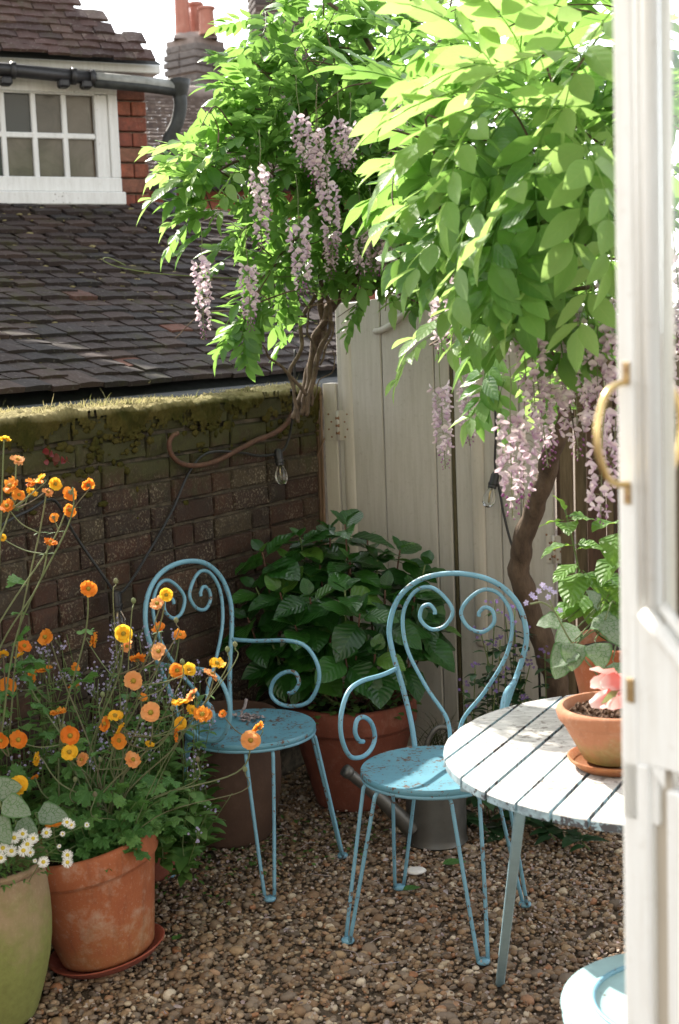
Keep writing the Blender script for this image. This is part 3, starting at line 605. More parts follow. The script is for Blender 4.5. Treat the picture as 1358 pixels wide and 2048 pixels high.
Ri = lo.matrix_basis.inverted()
V=[]; 
for i in range(13):
    for j in range(5): V.append(bil(El,Tl,i/12,j/4*1.02-.01)+vec(0,0,-.03)-vec(0,0,.03*math.sin(math.pi*i/12)*math.sin(math.pi*j/4)))
MB().add(V,[(i*5+j,(i+1)*5+j,(i+1)*5+j+1,i*5+j+1) for i in range(12) for j in range(4)]).build('roof_deck','black_iron',lo).matrix_basis = Ri
a = e0+vec(*(wnm*.03))+vec(0,0,-.05); b = e1+vec(*(wnm*.03))+vec(0,0,-.05)
MB().tube([a,a*.6+b*.4,b],.035,10).build('eave_gutter','black_iron',lo).matrix_basis = Ri
V = []
for p in (e0,e1): V += [p+vec(0,0,-.04), p+vec(0,0,-1.5)]
MB().add(V,[(0,1,3,2)]).build('eave_wall','mortar',lo,False).matrix_basis = Ri
# moss clumps lodged along the tile courses
mb = MB()
for i in range(900):
    s, r = RNG.random(), RNG.integers(0,26); p = bil(El,Tl,s,r/26)+vec(0,0,.026-.03*math.sin(math.pi*s)*math.sin(math.pi*r/26)); sz = RNG.uniform(.005,.018)
    bm = bmesh.new(); bmesh.ops.create_icosphere(bm, subdivisions=1, radius=1)
    mb.add([p+np.array(v.co)*sz*(1.5,1,.5)*RNG.uniform(.6,1.2) for v in bm.verts],[tuple(x.index for x in f_.verts) for f_ in bm.faces]); bm.free()
mb.build('moss_clumps','moss',lo,kind='stuff').matrix_basis = Ri
# ---------------------------------------------------------------- cottage upper storey (local x along facade, y into the house, z up from HO)
hs = thing('cottage', 'cottage with white small-paned window, red brick corner and plum clay-tiled roof', 'house', tuple(HO), hda)
zE = .62
MB().box((-4,.04,-.3),(-.0,3,zE+.03)).build('wall','pale_mortar',hs,False)
bmB = [MB().bbox((0,0,0),(.152,.05,.066),.004).mesh('brick','red_brick',False), MB().bbox((0,0,0),(.073,.05,.066),.004).mesh('brick','red_brick',False)]
for j in range(9):
    z = -.045+j*.0755
    if j % 2 == 0: link('brick',bmB[1],hs).location = (-.156,.0+RNG.uniform(-.003,.003),z); link('brick',bmB[1],hs).location = (-.077,RNG.uniform(-.003,.003),z)
    else: link('brick',bmB[0],hs).location = (-.156,RNG.uniform(-.003,.003),z)
for x in (-.8,):
    pass
wf = MB()      # outer casing
wf.bbox((-2.05,-.03,.50),(-.158,.03,.575),.004); wf.bbox((-2.05,-.03,.03),(-.158,.03,.10),.004); wf.bbox((-.205,-.026,.10),(-.158,.03,.50),.004)
win = wf.build('window','window_paint',hs,False)
MB().bbox((-2.08,-.06,-.035),(-.150,.03,.028),.005).build('sill','window_paint',win,False)
sash = MB(); sash.bbox((-2.05,-.012,.098),(-.205,.035,.102),.001)
sash.bbox((-.272,-.014,.102),(-.2055,.03,.498),.003); sash.bbox((-2.05,-.014,.102),(-.2725,.03,.092+.0+.0005),.001)
xs = [-.2725-.1505*k for k in range(13)]
for x in xs[1:]: sash.bbox((x-.0125,-.008,.0925),(x+.0125,.024,.497),.004)
sash.bbox((-2.05,-.0075,.285),(-.2725,.0235,.3115),.004); sash.bbox((-2.05,-.0145,.494),(-.2725,.03,.5),.002)
sash.build('glazing_bars','window_paint',win,False)
pm = MB().bbox((0,0,0),(.124,.004,.19),.0005).mesh('pane','house_pane',False)
for k in range(12):
    for z in (.0965,.3075): link('pane',pm,win).location = (xs[k]-.1375,.012+RNG.uniform(-.001,.001),z)
MB().bbox((-4,-.085,zE-.02),(.055,.04,zE+.022),.004).build('fascia','window_paint',hs,False)
# gutter
gp = [(-3,-.12,.60),(-.72,-.12,.578),(-.30,-.12,.556)]
gt = MB().tube(gp,.031,14).build('gutter','black_plastic',hs)
MB().tube([(-.305,-.12,.557),(-.05,-.12,.545),(.115,-.12,.532)],[.031,.032,.033],12).build('old_gutter','weathered_iron',hs)
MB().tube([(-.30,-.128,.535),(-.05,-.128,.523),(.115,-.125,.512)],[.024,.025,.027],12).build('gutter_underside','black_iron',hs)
for x in (-.72,-.335,-.445): MB().bbox((x-.03,-.15,.505),(x+.022,-.085,.545),.012).build('bracket','black_plastic',gt,False)
for x in (-.69,-.40,-.31): MB().tube([(x-.012,-.12,.578-.05*(x+.72)),(x+.012,-.12,.577-.05*(x+.72))],.040,14).build('joint_collar','black_plastic',gt)
dp = MB().tube(curve([(.135,-.12,.50),(.135,-.12,.44),(.115,-.115,.36),(.075,-.10,.28),(.066,-.09,.20)],5),[.034]*21,12).build('swan_neck','black_iron',hs)
MB().lathe([(.03,-.04),(.036,-.03),(.05,.02),(.056,.05),(.046,.05),(.03,.0)],16,wob=.08,c=(.135,-.12,.52)).build('hopper','black_iron',dp)
MB().tube([(.066,-.09,.22),(.066,-.09,-.9)],.033,14).build('downpipe','black_iron',hs); MB().tube([(.066,-.09,.20),(.066,-.09,.17)],.040,14).build('pipe_collar','black_iron',dp)
MB().bbox((-.16,-.07,-.075),(.12,.0,-.05),.006).build('lead_flashing','lead',hs,False)
def hl(x,y,z): return HO+hd*x+hin*y+vec(0,0,z)
ET = [hl(-3.2,-.17,zE+.012),hl(.10,-.17,zE+.012)]; TT = [hl(-3.2,1.0,zE+1.30),hl(.10,1.0,zE+1.30)]
Rh = hs.matrix_basis.inverted()
hipf = lambda s,t: (s*3.3) < 3.3-1.28*t*1.28+.0
ur = MB().add([hl(-3.2,-.14,zE+.01),hl(.05,-.14,zE+.01),hl(-1.6,1.0,zE+1.27),hl(-3.2,1.0,zE+1.27)],[(0,1,2,3)]).build('roof','black_iron',hs,False); ur.matrix_basis = Rh
class _P: pass
tiled(hs, ET, TT, 31, .105, 'upper_tile', 300, th=.012, lift=.016, seed=2, sag=.0, hip=lambda s,t: (s < .985-.50*t) and s > .25)
# ---------------------------------------------------------------- distant house with chimney
def course_roof(root, E, T, rows, mat, step=.02):
    mb = MB(); n = 60
    for r in range(rows):
        for i in range(n):
            s0, s1 = i/n, (i+1)/n; sh = RNG.uniform(-.006,.006)
            a,b,c,d = bil(E,T,s0,r/rows),bil(E,T,s1,r/rows),bil(E,T,s1,(r+1)/rows),bil(E,T,s0,(r+1)/rows); nn = nz(np.cross(b-a,d-a))*(step+sh)
            mb.add([a+nn,b+nn,c,d,a,b],[(0,1,2,3),(4,5,1,0)],None,RNG.random())
    o = mb.build('roof',mat,root,False,kind='stuff'); o.matrix_basis = root.matrix_basis.inverted(); return o
B0 = vec(*(-1.417,10.6,2.823)); B1 = vec(*(0.426,11.4,2.881)); R0 = vec(*(-1.683,12.4,3.721)); R1 = vec(*(0.526,13.2,4.025))
B1[2] = B0[2]; R1[2] = R0[2]
fh = thing('far_house', 'distant house with grey-brown tiled roof behind the downpipe', 'house', (B0[0],B0[1],0))
rf = course_roof(fh, [B0,B1], [R0,R1], 23, 'far_tile', .025); Rf = fh.matrix_basis.inverted()
MB().tube([R0+(R0-R1)*.02+vec(0,0,.03),(R0+R1)/2+vec(0,0,.03),R1+vec(0,0,.03)],.06,8).build('ridge','far_mortar',fh).matrix_basis = Rf
mb = MB(); dirb = nz((B1-B0)*(1,1,0)); nb = vec(-dirb[1],dirb[0],0)
mb.add([B0+nb*.15+vec(0,0,-.02),B1+nb*.15+vec(0,0,-.02),B1*(1,1,0)+nb*.15,B0*(1,1,0)+nb*.15],[(0,3,2,1)]); mb.build('wall','red_brick',fh,False).matrix_basis = Rf
MB().tube([B0-nb*.03+vec(0,0,-.05),B1-nb*.03+vec(0,0,-.05)],.05,8).build('gutter','black_iron',fh).matrix_basis = Rf
def brick_stack(root, c, rz, w, d, z0, z1, mat, gauge=.085, corb=2, name='chimney'):
    st = MB().box((-w/2+.012,-d/2+.012,0),(w/2-.012,d/2-.012,z1)).build(name,'far_mortar',root,False); st.matrix_basis = root.matrix_basis.inverted() @ Matrix.Translation((c[0],c[1],0)) @ Matrix.Rotation(rz,4,'Z')
    nrow = int((z1-z0)/gauge); cache = {}
    for j in range(nrow):
        ex = 0
        if j >= nrow-1-corb: ex = .018 if j < nrow-1 else .0
        for face in range(4):
            if face in (2,): continue
            W = (w if face % 2 == 0 else d)+2*ex; nbk = max(2,round(W/.225)); bw = W/nbk
            for i in range(nbk):
                key = (round(bw,3)); 
                if key not in cache: cache[key] = MB().bbox((.005,0,.005),(bw-.005,.06,gauge-.008),.006).mesh('brick',mat,False)
                off = (j%2)*bw/2*0; x = -W/2+i*bw+off
                q = link('brick',cache[key],st); ry = face*math.pi/2; D = (d if face%2==0 else w)/2+ex
                q.matrix_basis = Matrix.Rotation(ry,4,'Z') @ Matrix.Translation((x,-D+RNG.uniform(-.006,.006),z0+j*gauge))
    return st
cz0 = (-1.231,14,4.057)[2]; cz1 = (-1.211,14,4.459)[2]
cc = (-1.219,14,4.104)
ch = brick_stack(fh, cc, rad(-38), .40, .44, cz0-.35, cz1, 'grey_brick', .07, 3)
MB().lathe([(.30,0),(.29,.03),(.2,.075),(0,.08)],4,c=(0,0,cz1-.005)).build('flaunching','far_mortar',ch,False)
for (x,y,z,rr,h) in [(-1.321,13.9,4.453,.085,.52),(-1.2,14.05,4.478,.075,.36),(-1.079,13.8,4.415,.085,.26),(-1.157,14.3,4.526,.07,.25)]:
    z0 = cz1+.02; mb = MB().lathe([(rr*.95,0),(rr*.9,h*.1),(rr*.8,h*.85),(rr*.82,h*.88),(rr*1.0,h*.9),(rr*1.0,h*.97),(rr*.85,h),(rr*.7,h),(rr*.7,h*.6)],14)
    o = mb.build('chimney_pot','pale_chimney_clay',ch,True,40); o.matrix_basis = ch.matrix_basis.inverted() @ fh.matrix_basis.inverted() @ Matrix.Translation((x,y,z0))
nh = thing('neighbour_chimney', 'tall dark brick chimney stack rising behind the wisteria top', 'chimney', (-0.392,13.9,4.521)[:2]+(0,))
cc2 = (-0.412,13.9,4.521); brick_stack(nh, cc2, rad(12), .50, .50, (-0.434,13.9,4.011)[2], (-0.385,13.9,5.118)[2], 'dark_brick', .062, 0, 'stack')
# ---------------------------------------------------------------- bistro chairs (local: seat centre at origin, front = -Y)
def chair(label, loc, rz, group, seatmat='blue_seat'):
    c = thing('bistro_chair', label, 'chair', loc, rz, group)
    R = .203; sz = .45
    se = MB().lathe([(0,sz-.004),(R*.3,sz-.0045),(R*.75,sz-.003),(R*.93,sz),(R*.985,sz+.001),(R,sz-.004),(R,sz-.013),(R*.985,sz-.017),(R*.95,sz-.014),(0,sz-.014)],56,wob=.004).build('seat',seatmat,c,True,50)
    MB().tube([(R*.97*math.cos(a),R*.97*math.sin(a),sz-.020) for a in np.arange(40)*2*math.pi/40],.006,8,closed=True).build('seat_ring','blue_paint',se)
    ln = math.tan(rad(8)); yb = .172
    def bk(x,z): return (x, yb+(z-.45)*ln, z)
    half = [(.118,.437),(.135,.524),(.163,.62),(.195,.715),(.206,.79),(.178,.872),(.107,.929),(0,.948)]
    MB().tube(curve([bk(-x,z) for x,z in half]+[bk(x,z) for x,z in half[::-1][1:]],7),.0078,10).build('back_hoop','blue_paint',c)
    inn = [(.010,.452),(.024,.535),(.088,.62),(.150,.727),(.164,.825),(.132,.889),(.085,.906),(.041,.882),(.0125,.839),(.035,.798),(.077,.786),(.110,.812),(.107,.845),(.085,.856),(.068,.842),(.066,.829)]
    for s in (-1,1): MB().tube(curve([bk(s*x,z) for x,z in inn],7),.0058,9).build('back_scroll','blue_paint',c)
    arm = [(0,.668),(.085,.668),(.20,.676),(.265,.660),(.302,.605),(.303,.545),(.268,.483),(.21,.462),(.160,.468),(.134,.497),(.146,.540),(.183,.570),(.221,.573),(.235,.543),(.217,.512),(.195,.503)]
    for s in (-1,1):
        sp = rad(9); MB().tube(curve([(s*(.180+d*math.sin(sp)), yb+.03-d*math.cos(sp)*1.02, z) for d,z in arm],7),.0067,9).build('arm','blue_paint',c)
    for a in (-135,-45,45,135):
        ca, sa = math.cos(rad(a)), math.sin(rad(a)); lg = MB()
        for s in (-1,1):
            t = s*.040; q = s*.014
            pts = [((.150)*ca-sa*t*.9,(.150)*sa+ca*t*.9,.425),((.178)*ca-sa*t,(.178)*sa+ca*t,.424),((.192)*ca-sa*t,(.192)*sa+ca*t,.412),((.199)*ca-sa*t*.97,(.199)*sa+ca*t*.97,.385),((.235)*ca-sa*(t+q)/2*1.02,(.235)*sa+ca*(t+q)/2*1.02,.2),(.272*ca-sa*q,.272*sa+ca*q,.006)]
            lg.tube(curve(pts,5),.0056,8)
        lo_ = lg.build('leg','blue_paint',c)
        MB().lathe([(.0,.0),(.017,.0),(.019,.004),(.017,.010),(.006,.012),(0,.012)],14,c=(.272*ca,.272*sa,.0)).build('foot','blue_paint',lo_)
    return c
GC = 'blue scrolled metal garden chairs'
chair('blue scroll-backed metal armchair beside the brick wall, dried blossom on its seat', (-.300,4.195,0), rad(-34+90), GC)
chair('blue scroll-backed metal armchair in front of the cream gate, tucked behind table', (.232,3.722,0), rad(246+90), GC)
def small_seat():
    c = thing('metal_stool', 'pale blue round metal seat at the lower right, cut off by the open door', 'stool', (.575,2.345,0))
    R = .215; z = .45
    se = MB().lathe([(0,z-.010),(R*.62,z-.010),(R*.70,z-.009),(R*.735,z-.002),(R*.77,z-.002),(R*.80,z-.007),(R*.95,z-.003),(R*.99,z-.004),(R,z-.010),(R*.985,z-.016),(R*.9,z-.017),(0,z-.020)],64).build('seat','pale_blue_seat',c,True,40)
    MB().tube([(R*.73*math.cos(a),R*.73*math.sin(a),z-.0015) for a in np.arange(48)*2*math.pi/48],.0045,8,closed=True).build('seat_bead','blue_paint',se)
    MB().tube([(R*.95*math.cos(a),R*.95*math.sin(a),z-.034) for a in np.arange(48)*2*math.pi/48],.008,8,closed=True).build('under_ring','pale_blue_seat',c)
    for a in (45,135,225,315):
        ca,sa = math.cos(rad(a)),math.sin(rad(a)); MB().tube(curve([(.17*ca,.17*sa,z-.03),(.19*ca,.19*sa,.3),(.23*ca,.23*sa,.0)],6),.008,8).build('leg','blue_paint',c)
small_seat()
tag(MB().build('x','stem') if False else (lambda mb: [mb.add((lambda M: np.array([(-.5,0,.1),(.5,0,.1),(.5,1,0),(0,1.4,.3),(-.5,1,0)])@np.array(M)[:3,:3].T+np.array(M)[:3,3])(leafM((-.315+RNG.normal()*.022,4.29+RNG.normal()*.016,.45+abs(RNG.normal())*.006), (RNG.normal(),RNG.normal(),RNG.normal()*.7), s=RNG.uniform(.006,.012))),[(0,1,2,4),(4,2,3)],None,RNG.random()) for _ in range(90)] and mb.tube(curve([(-.335,4.29,.452),(-.330,4.292,.475),(-.322,4.29,.485),(-.315,4.29,.512)],4),[.0035]*6+[.005]*7,6).build('dried_blossom','dry_petal',kind='stuff'))(MB()), 'small grey heap of dried fallen blossom on the left chair seat', 'dried flowers')
# ---------------------------------------------------------------- slatted round table
def table():
    C_ = vec(.697,2.952,0); R = .490; z = .72; th = .018; pitch = .0790; gap = .0075
    t = thing('garden_table', 'round white-painted slatted table with worn grey edges and pale blue legs', 'table', tuple(C_))
    a = rad(62.9); d = vec(math.cos(a),math.sin(a),0); n = vec(d[1],-d[0],0)
    base = -1.151-(C_@n)
    for i in range(-1,13):
        x0 = base+pitch*i+gap/2; x1 = x0+pitch-gap
        lo_, hi_ = max(x0,-R), min(x1,R)
        if hi_-lo_ < .01: continue
        us = np.linspace(lo_,hi_,7); top=[]; bot=[]
        for u in us: h = math.sqrt(max(0,R*R-u*u)); top.append((u,h)); bot.append((u,-h))
        ring = bot+top[::-1]; ring2 = []
        for k, q in enumerate(ring):
            if not ring2 or np.hypot(q[0]-ring2[-1][0],q[1]-ring2[-1][1]) > .002: ring2.append(q)
        ring = ring2; m = len(ring); cu = np.mean(ring,0); be = .0025; warp = RNG.uniform(-.0018,.0018)
        V = []
        for zz, sh in ((z-th,0),(z-be+warp,0),(z+warp,be)):
            for (u,h) in ring:
                q = np.array((u,h)); q = q-(q-cu)/max(1e-6,np.linalg.norm(q-cu))*sh; p = n*q[0]+d*q[1]; V.append((p[0],p[1],zz))
        F = [tuple(range(2*m,3*m)), tuple(range(m))[::-1]]
        nsl = MB().add(V,F+[(j*m+k,j*m+(k+1)%m,(j+1)*m+(k+1)%m,(j+1)*m+k) for j in (0,1) for k in range(m)])
        me = nsl.mesh('slat',['table_paint','table_edge'],False)
        for pf in me.polygons:
            if abs(pf.normal.z) < .5: pf.material_index = 1
        link('slat',me,t)
    for s in (-.28,.28):
        h = math.sqrt(R*R-s*s)-.03; p0 = d*s-n*h; p1 = d*s+n*h; M = frameM((p0+p1)/2+vec(0,0,z-th-.017),n,d,vec(0,0,1)); MB().bbox((-h,-.016,-.012),(h,.016,.0135),.003).build('bearer','table_edge',t,False).matrix_basis = M
    def leg(p, q, w=.011):
        p, q = vec(*p)-C_, vec(*q)-C_; D = nz(q-p); sd_ = nz(np.cross(D,(0,0,1))); up = np.cross(sd_,D); L = np.linalg.norm(q-p)
        MB().bbox((-w,-.0065,0),(w,.0065,L),.003).build('leg','table_leg_blue',t,False).matrix_basis = frameM(p,sd_,up,D)
    leg((0.334,2.662,0.7), (0.36,3.362,-0.01)); 
    pr = (0.334,2.662,0.7); x2 = .80
    leg((1.10,2.72,.69),(1.10,3.36,-.01)); leg((.86,3.28,.69),(.86,2.66,-.01)); leg((1.04,3.28,.69),(1.04,2.66,-.01))
table()
# ---------------------------------------------------------------- terracotta and other pots
def pot(name, label, loc, rb, rt, h, mat, rim=.0, rimh=0., th=.012, tilt=None, round_=0., n=44, soil=.85, soilmat='soil', wob=.006, cat='pot'):
    t = thing(name, label, cat, loc)
    P = [(0,0),(rb*.9,0),(rb,.006)]
    for k in np.linspace(.05,.95,9):
        zz = k*(h-rimh); P.append((rb+(rt-rb)*k+round_*math.sin(math.pi*min(1,k*1.02)), zz))
    rr = rt
    if rimh: P += [(rt+.001,h-rimh-.004),(rt+rim*.7,h-rimh),(rt+rim,h-rimh+.006),(rt+rim+.002,h-.010),(rt+rim-.001,h-.003),(rt+rim-.006,h)]
    else: P += [(rt+rim*.4,h-.02),(rt+rim,h-.012),(rt+rim+.002,h-.005),(rt+rim-.004,h)]
    e = P[-1][0]; P += [(e-th*.6,h),(e-th,h-.006),(e-th-.004,h*.7),(e-th-(rt-rb)*.3,h*.6)]
    b = MB().lathe(P,n,wob=wob).build('body',mat,t,True,50)
    rs = rt*(.96) - th + (rb-rt)*(1-soil)*.6
    V = [(0,0,soil*h+.004)]; F = []
    for ri, k in ((1,.35),(2,.7),(3,1.)):
        for i in range(24): a = i*math.pi/12; V.append((rs*k*math.cos(a),rs*k*math.sin(a),soil*h+RNG.uniform(-.006,.006)*(k < .99)))
    for i in range(24):
        j = (i+1)%24; F.append((0,1+i,1+j))
        for r_ in range(2): F.append((1+r_*24+i,1+(r_+1)*24+i,1+(r_+1)*24+j,1+r_*24+j))
    MB().add(V,F).build('soil',soilmat,t)
    if tilt: t.rotation_euler = tilt
    return t
gp_ = pot('terracotta_pot', 'orange terracotta pot of geums at the lower left, on a red saucer', (-.664,3.575,.024), .124, .180, .325, 'terracotta', .011, .068, tilt=(rad(1),rad(-9),0))
sc = MB().lathe([(0,.0),(.132,0),(.152,.020),(.155,.022),(.151,.024),(.132,.008),(0,.008)],40,wob=.02).build('plant_saucer','red_plastic'); sc.location = (-.665,3.57,.014); sc.rotation_euler = (0,rad(-9),0); tag(sc,'cracked red plastic saucer under the terracotta geum pot','saucer')
pot('mossy_urn', 'large green-mossed earthenware pot cut off at the lower left edge', (-.905,3.275,0), .105, .148, .405, 'mossy_pot', .010, 0, .016, round_=.030)
hp = pot('hydrangea_pot', 'wide dark-red terracotta pot of hydrangea in the wall corner', (.018,4.775,0), .135, .212, .375, 'terracotta_dark', .012, .085, .014)
pot('brown_glazed_pot', 'large dark brown glazed pot behind the left blue chair', (-.400,4.47,0), .130, .158, .42, 'brown_glaze', .012, .03, .014, round_=.03, soil=.9)
pot('terracotta_pot', 'low terracotta pot hidden among flowers against the wall', (-.76,4.02,0), .10, .145, .27, 'terracotta', .010, .05, .012)
pot('terracotta_pot', 'weathered terracotta pot behind the geum stems near the chair leg', (-.635,4.165,.0), .085, .115, .19, 'terracotta_dark', .008, .04, .012)
tp = pot('small_terracotta_pot', 'small terracotta pot with bare soil standing on the white table', (.557,2.842,.736), .062, .112, .118, 'terracotta_pale', .006, .026, .010, soil=.86, soilmat='potting_soil')
sc = MB().lathe([(0,.0),(.078,0),(.096,.016),(.099,.022),(.095,.023),(.086,.010),(0,.008)],44).build('pot_saucer','terracotta'); sc.location = (.557,2.842,.7225); tag(sc,'terracotta saucer under the small pot on the white table','saucer')
mb = MB()
for i in range(170):
    a, r_ = RNG.uniform(0,6.28), .088*math.sqrt(RNG.random()); s = RNG.uniform(.002,.006); p = vec(.557+r_*math.cos(a),2.842+r_*math.sin(a),.736+.104+RNG.uniform(0,.006))
    mb.box((-s,-s*.7,-s*.6),(s,s*.7,s*.6),RNG.random(),np.array(Quaternion((RNG.normal(),RNG.normal(),RNG.normal(),RNG.normal())).normalized().to_matrix()),s*.3); mb.v[-1] += p
o = mb.build('compost_crumbs','potting_soil',None,False,kind='stuff'); tag(o,'brown crumbly compost with bark chips in the small table pot','compost')
bp = pot('plant_pot', 'pink-buff terracotta pot of silvery leaves at the back of the table', (.655,3.215,.722), .092, .126, .185, 'terracotta', .008, .034, .010)
# stone base near the chair leg
o = MB().lathe([(0,0),(.10,0),(.115,.015),(.10,.05),(.075,.09),(.07,.13),(0,.13)],22,wob=.05).build('broken_stone','stone',None,True,50); o.location = (-.60,4.42,.0); o.rotation_euler = (rad(14),rad(-20),0); tag(o,'weathered stone foot lying beside the left chair leg','stone')
# ---------------------------------------------------------------- watering can
wc = thing('watering_can', 'galvanised steel watering can under the right blue chair, spout pointing left', 'watering can', (.275,4.36,0), rad(0))
rr = .098; P = [(0,0),(rr-.002,0),(rr+.003,.006),(rr,.012)]
for z in np.linspace(.03,.20,6): P.append((rr-.0005,z))
for z in (.205,.222,.239): P += [(rr,z-.004),(rr+.004,z),(rr,z+.004)]
P += [(rr,.25),(rr+.004,.258),(rr,.262),(rr-.008,.262),(rr-.012,.25),(rr-.012,.18)]
MB().lathe(P,44).build('body','zinc',wc,True,60)
MB().tube(curve([(-.085,-.05,.06),(-.14,-.075,.13),(-.205,-.10,.205),(-.275,-.125,.275)],5),[.030,.029,.028,.027,.026,.025,.024,.023,.022,.021,.020,.019,.018,.0175,.017,.017],14,cap=False).build('spout','zinc',wc)
MB().tube(curve([(-.272,-.124,.272),(-.290,-.131,.290)],3),[.0175,.021,.021,.020],14).build('spout_collar','zinc',wc)
MB().tube(curve([(-.03,.0,.255),(-.02,.0,.33),(.015,.0,.375),(.06,.0,.36),(.09,.0,.30),(.098,.0,.22)],6),.009,8).build('handle','zinc',wc)
MB().tube([(.062,.0,.362),(.092,.0,.292)],.0125,8).build('grip','dark_timber',wc)
# ---------------------------------------------------------------- small things on the ground
o = MB().lathe([(0,.008),(.015,.0075),(.026,.005),(.031,.0),(.027,-.001),(0,.003)],18,wob=.06).build('shell','shell_white'); o.location = (0.19,4.078,0.012); tag(o,'white scallop-like shell on the gravel under the right chair','shell')
for (x,y,z), a, s, lb in (((-0.501,3.645,0.016),.9,.034,'pale green fallen leaf on the gravel beside the terracotta geum pot'),((0.143,3.927,0.016),.25,.055,'dark green fallen leaf on the gravel in front of the white shell'),((0.273,4.105,0.02),.1,.075,'broad green leaf lying on gravel right of the watering can')):
    mb = MB(); blade(mb,s,s*.7,ovate,.15,.1,None,.3,6); o = mb.build('fallen_leaf','geum_leaf'); o.matrix_basis = leafM((x,y,z),(math.cos(a),math.sin(a),.12)); tag(o,lb,'leaf')
# ---------------------------------------------------------------- string lights
def festoon(label, cord, sockets, glassdir):
    t = thing('string_light', label, 'string light', tuple(cord[0]))
    org = vec(*cord[0]); MB().tube(curve(np.array(cord)-org,5),.0046,7).build('cord','black_plastic',t)
    for (p, d) in sockets:
        p = vec(*p)-org; M = leafM(tuple(p), d, s=1.15)         # local +Y along lamp
        RX = Matrix.Rotation(-math.pi/2,4,'X')
        so_ = MB().lathe([(0,-.002),(.010,0),(.012,.006),(.0135,.010),(.0135,.034),(.0155,.036),(.0155,.042),(.0135,.044),(.0135,.052),(.011,.054),(0,.054)],16).xf(RX).build('socket','bulb_cap',t,True,40); so_.matrix_basis = M
        MB().lathe([(.009,.052),(.013,.060),(.0185,.074),(.0205,.088),(.0185,.102),(.012,.112),(0,.116)],18).xf(RX).build('bulb','glass',so_)
        MB().tube([(0,.055,0),(.002,.075,0),(-.001,.098,0)],.0022,6).build('filament','filament',so_)
festoon('black festoon cord with two clear bulbs strung along the brick wall', [(-0.138,5.095,1.585),(-0.149,5.115,1.422),(-0.164,5.148,1.311),(-0.182,5.157,1.246),(-0.209,5.113,1.214),(-0.278,5.021,1.212),(-0.342,4.915,1.236),(-0.418,4.778,1.254),(-0.464,4.722,1.241),(-0.503,4.663,1.189),(-0.55,4.584,1.083),(-0.615,4.461,0.971),(-0.667,4.34,0.889),(-0.698,4.27,0.869),(-0.733,4.233,0.934),(-0.8,4.182,1.068),(-0.842,4.114,1.184),(-0.893,4.014,1.169),(-0.957,3.911,1.139),(-1.02,3.809,1.075)],
    [((-0.217,5.096,1.228),(.10,-.15,-1)),((-0.7,4.267,0.876),(.02,-.05,-1))], 0)
festoon('black cord with one clear bulb hanging down the right gate leaf', [(0.567,4.995,1.665),(0.567,4.994,1.453),(0.57,4.998,1.275),(0.565,5.008,1.148),(0.579,4.999,1.049),(0.591,4.991,0.968),(0.611,4.967,0.871),(0.643,4.912,0.761),(0.662,4.876,0.667),(0.684,4.863,0.516),(0.692,4.882,0.31)],
    [((0.567,5,1.122),(-.3,-.3,-.9))], 0)
